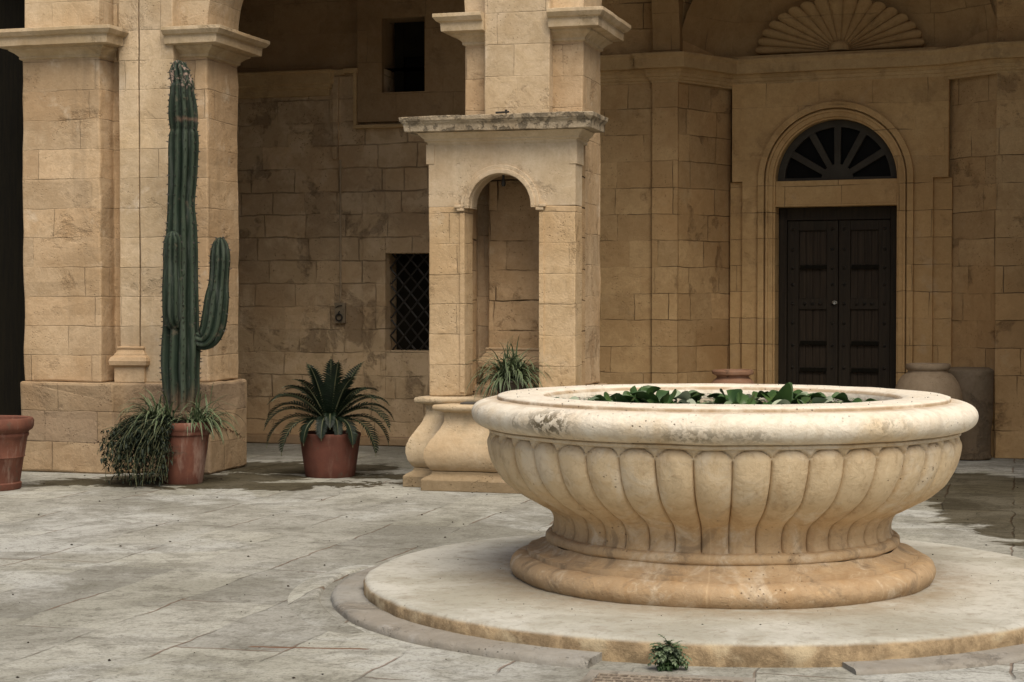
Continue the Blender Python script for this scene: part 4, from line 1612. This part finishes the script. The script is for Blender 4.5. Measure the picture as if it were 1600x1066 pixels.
def flower_pot(loc, prof, label, mat, n=64, soil_r=None, soil_z=None, name='flower_pot'):
    r_ = empty(name, label, 'pot', loc=loc)
    b_ = MB()
    b_.lathe(prof, n, fn=wobf(.003, 4.0, loc[0]))
    b_.build('body', mat, r_, smooth=45)
    if soil_r:
        b_ = MB()
        rn = random.Random(3)
        b_.lathe([(0, soil_z + .012), (soil_r * .5, soil_z + .008), (soil_r, soil_z)], 24)
        b_.build('soil', M['soil'], r_, smooth=60)
    return r_


# ---- cactus pot
CP = at(286, 700, 14.42)
CP.z = 0
flower_pot(CP, [(0, .001), (.155, 0), (.16, .01), (.172, .10), (.198, .28), (.212, .395), (.222, .40), (.228, .41), (.226, .43), (.234, .44), (.242, .455), (.244, .495), (.238, .506), (.222, .508), (.212, .495), (.205, .45), (.19, .44)],
           'tall terracotta pot with a moulded rim holding the cactus', M['terra'], soil_r=.206, soil_z=.465)


def cp(px, py, dy=0.0):
    p = at(px, py, CP.y + dy)
    return p - CP


ca = empty('cactus', 'tall blue green ribbed column cactus with two upright arms', 'cactus', loc=CP)
rows = [(640, 282, 25), (610, 283, 28), (575, 282, 30), (540, 283, 30), (505, 283, 28), (470, 283, 27.5), (430, 283.5, 26), (390, 284, 25), (350, 284, 23), (320, 283.5, 21), (290, 285, 21.5), (260, 286, 22.5), (235, 286.5, 23), (212, 287, 22.5), (204, 287, 20.5), (197, 287, 21), (180, 286, 22.2), (162, 285, 21), (145, 284.5, 18.5), (133, 284.5, 18.2), (127, 283, 15.5), (120, 281.5, 15.8), (110, 280, 14.5), (102, 279, 11.5), (97, 278.5, 7.5), (94, 278.5, 2)]
pxm = CP.y / F


def resample(rows_, k=3):
    pts = smoothprof([(r_[0], r_[1]) for r_ in rows_], k)
    ww = smoothprof([(r_[0], r_[2]) for r_ in rows_], k)
    return [(p[0], p[1], w_[1]) for p, w_ in zip(pts, ww)]


def spines(path, rad, ribs, seed, step=.045, size=.026):
    """dark tufts along each rib crest"""
    rnd = random.Random(seed)
    b_ = MB()
    acc = 0
    ref = Vector((0, 1, 0))
    for i in range(1, len(path) - 1):
        acc += (path[i] - path[i - 1]).length
        if acc < step:
            continue
        acc = 0
        t = (path[i + 1] - path[i - 1]).normalized()
        a_ = t.cross(ref)
        if a_.length < 1e-3:
            a_ = Vector((1, 0, 0))
        a_.normalize()
        c_ = a_.cross(t).normalized()
        for k in range(ribs):
            if rnd.random() < .25:
                continue
            th = 2 * PI * k / ribs
            d = a_ * math.cos(th) + c_ * math.sin(th)
            p = path[i] + d * rad[i] * .985 + t * rnd.uniform(-.012, .012)
            sd = d.cross(t)
            for q in range(3):
                tip = p + d * size * rnd.uniform(.35, 1.0) + t * rnd.uniform(-.012, .012) + sd * rnd.uniform(-.01, .01)
                o1 = sd * .0034
                o2 = t * .0034
                b_.add([p - o1 - o2, p + o1 - o2, p + o2 * 1.5, tip], [[0, 1, 3], [1, 2, 3], [2, 0, 3]])
    return b_


def limb(name, rows_, ribs, depth, seed, dyf=lambda y: 0.0):
    rs = resample(rows_, 4)
    pts = [cp(px, py, dyf(i / (len(rs) - 1))) for i, (py, px, w_) in enumerate(rs)]
    rad = [w_ * pxm * 1.03 * (1 + .03 * noise.noise(Vector((i * .21, seed, 0)))) for i, (py, px, w_) in enumerate(rs)]
    b_ = MB()
    b_.tube(pts, rad, ribs * 10, ribs, depth)
    o_ = b_.build(name, M['cactus'], ca, smooth=70, merge=False)
    s_ = spines(pts, rad, ribs, seed)
    tag(s_.build('spines', M['iron'], o_), kind='stuff')


limb('stem', [(y, x, w_) for y, x, w_ in rows], 10, .27, 1)
limb('arm', [(512, 276, 8), (503, 272, 14), (490, 270, 15.5), (465, 270, 16), (440, 270, 15.5), (415, 269.5, 14), (395, 269.5, 14.5), (380, 270, 14), (370, 270, 11.5), (364, 270, 7), (361, 270, 1.5)], 9, .18, 2,
     lambda t: -.10 - .035 * min(1, t * 3))
limb('arm', [(528, 304, 12), (533, 315, 14), (529, 324, 17), (516, 331, 19), (495, 335.5, 19.5), (470, 338.5, 18.5), (445, 341.5, 15.5), (425, 343, 15), (405, 344, 15.5), (390, 344, 14), (379, 344, 10.5), (373, 344, 6), (371, 344, 1.5)], 9, .18, 5,
     lambda t: -.02)

SPL = CP + Vector((-.15, -.06, .47))
spider_plant(SPL, 150, .42, .0085, 11, 'striped spider plant spilling over the left of the cactus pot', bias=(-.7, -.2, -.1), core=.10, droop=1.35)
spider_plant(CP + Vector((.14, -.03, .47)), 120, .38, .008, 12, 'striped spider plant spilling over the right of the cactus pot', bias=(.65, -.05, -.15), core=.09, droop=1.35)


# trailing plant hanging over the left side of the pot to the ground
rnd = random.Random(5)
tp_ = MB()
for i in range(230):
    ang = R(rnd.uniform(130, 258))
    out = rnd.uniform(.02, .40) ** 1.0 * (1.0 if ang < R(250) else .55)
    zend = rnd.uniform(.0, .30) if rnd.random() < .75 else rnd.uniform(.25, .45)
    st_ = Vector((.21 * math.cos(ang), .21 * math.sin(ang), .505))
    wv = rnd.uniform(0, 6)
    pts = []
    for k in range(13):
        t = k / 12
        rr_ = .21 + out * (1 - (1 - t) ** 2.2)
        zz = .505 + .05 * math.sin(PI * min(1, t * 2.2)) * (1 if t < .45 else 0) - (.505 - zend) * t ** 1.5
        pts.append(Vector((rr_ * math.cos(ang) * 1.12 + .025 * math.sin(wv + 5 * t), rr_ * math.sin(ang) + .02 * math.cos(wv + 4 * t), max(.008, zz))))
    tp_.tube(pts, .0022, 4, mat=2)
    for k in range(1, 13):
        for q in range(3):
            if rnd.random() < .15:
                continue
            p = pts[k - 1].lerp(pts[k], rnd.random()) + Vector((rnd.uniform(-.02, .02), rnd.uniform(-.02, .02), rnd.uniform(-.01, .02)))
            tv = (pts[k] - pts[k - 1]).normalized()
            d = tv * .5 + Vector((rnd.uniform(-1, 1), rnd.uniform(-1, 1), rnd.uniform(-.5, .7)))
            leaf_card(tp_, p, d, Vector((0, 0, 1)), rnd.choice((.022, .03, .042, .055)), rnd.uniform(.005, .010), 0)
# two dry reddish runners that stick out to each side
for (p0_, p1_, sg) in ((Vector((-.25, -.1, .46)), Vector((-.70, -.12, .34)), 1), (Vector((.28, -.1, .47)), Vector((.52, -.1, .37)), 1)):
    for k in range(24):
        t = k / 23
        p = p0_.lerp(p1_, t) + Vector((0, 0, .03 * math.sin(PI * t)))
        for q in range(2):
            leaf_card(tp_, p, Vector((rnd.uniform(-1, 1), rnd.uniform(-1, 0), rnd.uniform(-1, 1))), Vector((0, 0, 1)), .03, .007, 1)
tag(tp_.build('trailing_plant', [M['trail'], M['dryleaf'], M['rachis']], recalc=False, loc=CP), 'dark green trailing plant hanging down the side of the cactus pot to the floor', 'plant')

# ---- cycad pot
YP = at(516, 740, 14.98)
YP.z = 0
flower_pot(YP, [(0, .001), (.205, 0), (.213, .012), (.225, .10), (.245, .24), (.256, .335), (.262, .35), (.262, .37), (.25, .375), (.235, .36), (.23, .32)],
           'squat smooth terracotta pot holding the cycad palm', M['terra2'], soil_r=.235, soil_z=.33)
cy = empty('cycad', 'small dark green cycad palm with arching feathery fronds', 'palm', loc=YP)
b = MB()
b.lathe([(0, .52), (.05, .51), (.085, .47), (.095, .42), (.10, .36), (.09, .31)], 20, fn=wobf(.02, 12))
b.build('trunk', M['cyctrunk'], cy)
rnd = random.Random(21)


def frond(az, el, L, droop, twist=0):
    b_ = MB()
    base_ = Vector((.05 * math.cos(az), .05 * math.sin(az), .48))
    v = Vector((math.cos(az) * math.cos(el), math.sin(az) * math.cos(el), math.sin(el)))
    pts = [base_]
    n_ = 27
    for k in range(n_):
        v = (v + Vector((0, 0, -1)) * droop * (k / n_) * .16).normalized()
        pts.append(pts[-1] + v * L / n_)
    b_.tube(pts, [.007 * (1 - .75 * k / n_) + .001 for k in range(n_ + 1)], 5, mat=1)
    for k in range(3, n_ + 1):
        t = (pts[min(k + 1, n_)] - pts[k - 1]).normalized()
        sd = t.cross(Vector((0, 0, 1)))
        if sd.length < .05:
            sd = Vector((math.sin(az), -math.cos(az), 0))
        sd.normalize()
        upv = sd.cross(t).normalized()
        f = k / n_
        ll = (.03 + L * .125) * (math.sin(PI * min(1, (f * .92 + .10))) ** .55) * rnd.uniform(.88, 1.08)
        for sg in (-1, 1):
            for hstep in (0,):
                p = pts[k - 1].lerp(pts[k], hstep)
                d = (sd * sg * .86 + t * .50 + upv * (.30 + rnd.uniform(-.08, .08))).normalized()
                e = p + d * ll
                e2 = p + d * ll * .55 + upv * ll * .02
                e += Vector((0, 0, -1)) * ll * .12
                b_.ribbon([p, e2, e], [.0084, .0088, .0010], up=upv, fold=.2)
    # flatten uv so the stalk and leaflets share one layer
    b_.build('frond', [M['cycad'], M['rachis']], cy, recalc=False)


FR = [(305, 56, .60, .6), (235, 56, .60, .6), (320, 44, .62, .8), (220, 44, .62, .8), (275, 78, .54, .3), (292, 68, .56, .4), (248, 68, .56, .4), (40, 50, .60, .8), (140, 50, .60, .8), (55, 64, .58, .5), (125, 64, .58, .5),
      (335, 30, .62, 1.2), (205, 30, .62, 1.2), (347, 16, .62, 1.4), (193, 16, .62, 1.4), (20, 34, .60, 1.1), (160, 34, .60, 1.1), (325, 10, .58, 1.6), (215, 10, .58, 1.6), (285, 24, .34, 2.4), (255, 24, .34, 2.4), (305, 14, .42, 2.0), (235, 14, .42, 2.0),
      (330, 60, .52, .9), (210, 60, .52, .9), (90, 60, .5, .6), (0, 46, .58, 1.0), (180, 46, .58, 1.0), (270, 40, .32, 2.0)]
for az, el, L, dr_ in FR:
    frond(R(az + rnd.uniform(-6, 6)), R(el), L * rnd.uniform(.95, 1.08), dr_ * .9)

# ---- pot at the left edge
LP_ = at(-12, 760, 13.95)
LP_.z = 0
flower_pot(LP_, [(0, .001), (.215, 0), (.222, .012), (.226, .05), (.215, .06), (.245, .25), (.255, .26), (.252, .275), (.275, .415), (.285, .425), (.288, .445), (.283, .452), (.292, .465), (.312, .475), (.325, .50), (.327, .545), (.318, .565), (.30, .57), (.285, .56), (.275, .50)],
           'large ringed terracotta pot standing at the foot of the dark arch opening', M['terra'], soil_r=.276, soil_z=.50)

# ---- spider plant in a dark pot on the well shrine
wp = B.world(S(792, TA - .08, 600), TA + .06)
flower_pot((wp[0], wp[1], .7275), [(0, 0), (.10, 0), (.12, .06), (.135, .115), (.145, .12), (.145, .135), (.13, .135), (.125, .11)], 'small dark flower pot on the shrine ledge', M['slate'], 32, soil_r=.128, soil_z=.115)
spider_plant((wp[0], wp[1], .842), 260, .42, .0075, 31, 'striped spider plant in the opening of the well shrine', droop=1.5, core=.09, spread=1.2, bias=(0, -.15, 0))

# ---- jar, urn and dark block by the door
J = at(1450, 600, 16.35)
J.z = 0
b = MB()
b.lathe(smoothprof([(.0, .0), (.17, .0), (.20, .05), (.28, .30), (.315, .52), (.30, .68), (.24, .79), (.185, .83)], 5) + [(.18, .85), (.195, .86), (.205, .885), (.20, .91), (.18, .915), (.165, .90), (.16, .80), (0, .78)], 64, fn=wobf(.006, 3))
tag(b.build('storage_jar', M['jar'], smooth=45, loc=J), 'big round bellied grey storage jar right of the door', 'jar')
U = at(1145, 600, 16.75)
U.z = 0
b = MB()
b.lathe(smoothprof([(0, 0), (.13, 0), (.15, .04), (.21, .25), (.255, .48), (.25, .62), (.20, .72), (.155, .765)], 5) + [(.15, .78), (.165, .79), (.195, .80), (.20, .825), (.19, .84), (.16, .84), (.14, .80), (0, .74)], 56, fn=wobf(.006, 4))
tag(b.build('urn', M['urn'], smooth=45, loc=U), 'reddish terracotta urn left of the door', 'urn')
K = at(1512, 600, 16.6)
b = MB()
b.lathe(smoothprof([(0, 0), (.20, 0), (.215, .1), (.235, .5), (.24, .80), (.225, .85), (.17, .868), (.0, .872)], 5), 40, fn=wobf(.012, 3))
tag(b.build('stone_bollard', M['darkblock'], smooth=45, loc=(K.x, K.y, 0)), 'dark round topped stone bollard half hidden behind the grey jar', 'bollard')

# ---- weed on the platform edge
Wd = at(1043, 1036, FC.y - 1.828)
rnd = random.Random(77)
b = MB()
for i in range(130):
    a = rnd.uniform(R(180), R(360))
    el = R(rnd.uniform(-75, 70))
    v = Vector((math.cos(a) * math.cos(el), math.sin(a) * math.cos(el) * .8 - .15, math.sin(el))).normalized()
    ln = rnd.uniform(.04, .10)
    pts = [Vector((rnd.uniform(-.018, .018), 0, rnd.uniform(-.015, .015)))]
    for k in range(6):
        v = (v + Vector((0, 0, -.16))).normalized()
        pts.append(pts[-1] + v * ln / 6)
    b.tube(pts, .0011, 4, mat=1)
    sd = v.cross(Vector((0, 0, 1))).normalized()
    mt = 0 if el > R(0) and rnd.random() < .8 else 1  # rising stems mostly get the lit leaf colour, others its shaded copy
    for k in range(2, 7):
        for sg in (-1, 1):
            leaf_card(b, pts[k], v * .6 + sd * sg + Vector((0, 0, rnd.uniform(-.2, .4))), Vector((0, 0, 1)), rnd.uniform(.010, .019), rnd.uniform(.004, .007), mt)
    leaf_card(b, pts[-1], v, Vector((0, 0, 1)), .018, .006, mt)
tag(b.build('weed', [M['weed'], M['weeddark']], recalc=False, loc=(Wd.x, Wd.y, max(Wd.z, .075))), 'small leafy green weed growing from the platform edge above the grate', 'weed')


# ---- water lilies in the basin
def lily_leaf(rad, tilt, az, curl, pos, parent, seed):
    rad *= .8
    tilt *= .8
    rnd_ = random.Random(seed)
    b_ = MB()
    na, nr = 22, 5
    vs, fs, ms = [], [], []
    for i in range(na + 1):
        a = R(14) + (2 * PI - R(28)) * i / na
        for j in range(nr + 1):
            r = rad * j / nr * (1 + .10 * math.cos(a) + .04 * math.sin(5 * a + seed))
            x, y = r * math.cos(a), r * math.sin(a) * .82
            z = curl * (y * y) / rad * 1.6 + .10 * rad * math.sin(3 * a + seed) * (j / nr) ** 2 - .25 * curl * x * x / rad
            vs.append(Vector((x, y, z)))
    for i in range(na):
        for j in range(nr):
            fs.append([i * (nr + 1) + j, (i + 1) * (nr + 1) + j, (i + 1) * (nr + 1) + j + 1, i * (nr + 1) + j + 1])
    ct, st_ = math.cos(tilt), math.sin(tilt)
    cz_, sz_ = math.cos(az), math.sin(az)
    out = []
    for v in vs:
        x = v.x + rad
        x, z = x * ct - v.z * st_, x * st_ + v.z * ct
        x -= rad * .2
        out.append(Vector((x * cz_ - v.y * sz_, x * sz_ + v.y * cz_, z)) + pos)
    b_.add(out, fs)
    b_.build('leaf', M['lily'] if seed % 7 else M['lilyback'], parent, recalc=False, smooth=179)


def bas(px, Y):
    p = at(px, 620, Y)
    return Vector((p.x, p.y, WZ))


CL = [((1010, 8.55), 'tallest clump of dark green water lily leaves, left of the basin middle', [(.085, 62, 100, .5, -.02, .02), (.09, 40, 170, .6, .03, .0), (.08, 55, 60, .5, .09, .01), (.075, 48, 265, .7, .06, -.05), (.08, 66, 20, .8, .0, .06)], 9, .20, 40),
      ((1112, 8.45), 'low clump of green water lily leaves in the middle of the basin', [(.08, 55, 110, .9, .10, .02), (.07, 50, 60, .7, .16, 0)], 10, .17, 30),
      ((1218, 8.5), 'water lily with one long curled leaf standing up, right of the basin middle', [(.068, 30, 165, 1.9, .05, 0), (.07, 35, 300, .6, .18, -.02)], 9, .18, 26),
      ((1315, 8.6), 'flat spread of small water lily leaves near the right of the basin', [], 16, .20, 22),
      ((895, 8.75), 'sparse small water lily leaves near the left of the basin', [], 18, .24, 22),
      ((1140, 9.25), 'far row of small water lily leaves against the back of the basin', [], 30, .62, 18)]
sd_ = 1
rl = random.Random(19)
for (px, Y), lab, lv, nx_, sp_, tm_ in CL:
    lv = lv + [(rl.uniform(.05, .075), rl.uniform(6, tm_), rl.uniform(0, 360), rl.uniform(.3, .8), rl.uniform(-sp_, sp_), rl.uniform(-.16, .16)) for _ in range(nx_)]
    root = bas(px, Y)
    r_ = empty('water_lily', lab, 'water plant', loc=root, group='water lilies in the basin')
    for (rad, tl, az, cu, dx, dy) in lv:
        lily_leaf(rad, R(tl), R(az), cu, Vector((dx, dy, .002)), r_, sd_)
        sd_ += 1
    b = MB()
    for (rad, tl, az, cu, dx, dy) in lv:
        b.tube([(dx * .3, dy * .3, -.12), (dx * .8, dy * .8, -.04), (dx, dy, .004)], .004, 5)
    b.build('stems', M['rachis'], r_)
rnd = random.Random(9)
b = MB()
for i in range(900):
    a, r_ = rnd.uniform(0, 2 * PI), .86 * rnd.random() ** .5
    p = Vector((r_ * math.cos(a), r_ * math.sin(a), WZ + .003 + rnd.random() * .006))
    if noise.noise(Vector((p.x * 3, p.y * 3, 4))) < -.12:
        continue
    az = rnd.uniform(0, 2 * PI)
    leaf_card(b, p, Vector((math.cos(az), math.sin(az), rnd.uniform(-.05, .35))), Vector((0, 0, 1)), rnd.uniform(.015, .045), rnd.uniform(.006, .016), 1 if rnd.random() < .25 else 0, .1)
tag(b.build('duckweed', [M['duck'], M['lilyback']], recalc=False, loc=FC), 'floating scraps of small leaves on the basin water', 'water plant', kind='stuff')

# dry bits and grit lying about the paving, the platform and the rim
b = MB()
rnd = random.Random(40)


def crumb(p, s):
    q = [Vector((rnd.uniform(.5, 1) * s * x, rnd.uniform(.5, 1) * s * y, rnd.uniform(.25, .6) * s * z)) for x, y, z in ((1, 0, 0), (0, 1, 0), (-1, 0, 0), (0, -1, 0), (0, 0, 1), (0, 0, -1))]
    b.add([p + v for v in q], [[0, 1, 4], [1, 2, 4], [2, 3, 4], [3, 0, 4], [1, 0, 5], [2, 1, 5], [3, 2, 5], [0, 3, 5]])


for i in range(260):
    p = Vector((rnd.uniform(-4.2, 4.6), rnd.uniform(6.8, 15.5), .003))
    if (p - FC).length > 1.95:
        crumb(p, rnd.choice((.005, .006, .008, .012)))
for i in range(70):
    a, r_ = rnd.uniform(0, 2 * PI), rnd.uniform(1.12, 1.75)
    crumb(FC + Vector((r_ * math.cos(a), r_ * math.sin(a), .106)), rnd.choice((.003, .004, .006)))
for i in range(60):
    a, r_ = rnd.uniform(0, 2 * PI), rnd.uniform(.96, 1.12)
    crumb(FC + Vector((r_ * math.cos(a), r_ * math.sin(a), 1.028)), rnd.choice((.003, .004, .005)))
tag(b.build('grit', M['soil']), 'dark crumbs of grit and dry leaf scattered over paving and stone', 'grit', kind='stuff')

# ================================================================== LIGHT
w = bpy.data.worlds.new("World")
scn.world = w
w.use_nodes = True
nt = w.node_tree
bg = nt.nodes["Background"]
sky = nt.nodes.new("ShaderNodeTexSky")
sky.sky_type = 'NISHITA'
sky.sun_disc = False
SUN_EL, SUN_AZ = R(57), R(161)           # high, behind the camera and to the right
sky.sun_elevation = SUN_EL
sky.sun_rotation = SUN_AZ
sky.dust_density = 5.0
sky.air_density = 1.0
sky.ozone_density = 1.0
nt.links.new(sky.outputs[0], bg.inputs[0])
bg.inputs[1].default_value = .065
L = bpy.data.lights.new("sun", 'SUN')
L.energy = 2.2
L.angle = R(50)
L.color = (1.0, .91, .77)
lo_ = bpy.data.objects.new("sun", L)
COL.objects.link(lo_)
dv = Vector((math.sin(SUN_AZ) * math.cos(SUN_EL), math.cos(SUN_AZ) * math.cos(SUN_EL), math.sin(SUN_EL)))
lo_.rotation_euler = dv.to_track_quat('Z', 'Y').to_euler()
lo_.location = dv * 30

scn.view_settings.view_transform = 'Standard'
scn.view_settings.look = 'None'
scn.view_settings.exposure = 0.58
scn.view_settings.gamma = 1.0
scn.render.engine = 'CYCLES'
scn.cycles.use_denoising = True
scn.cycles.max_bounces = 10
scn.cycles.diffuse_bounces = 7
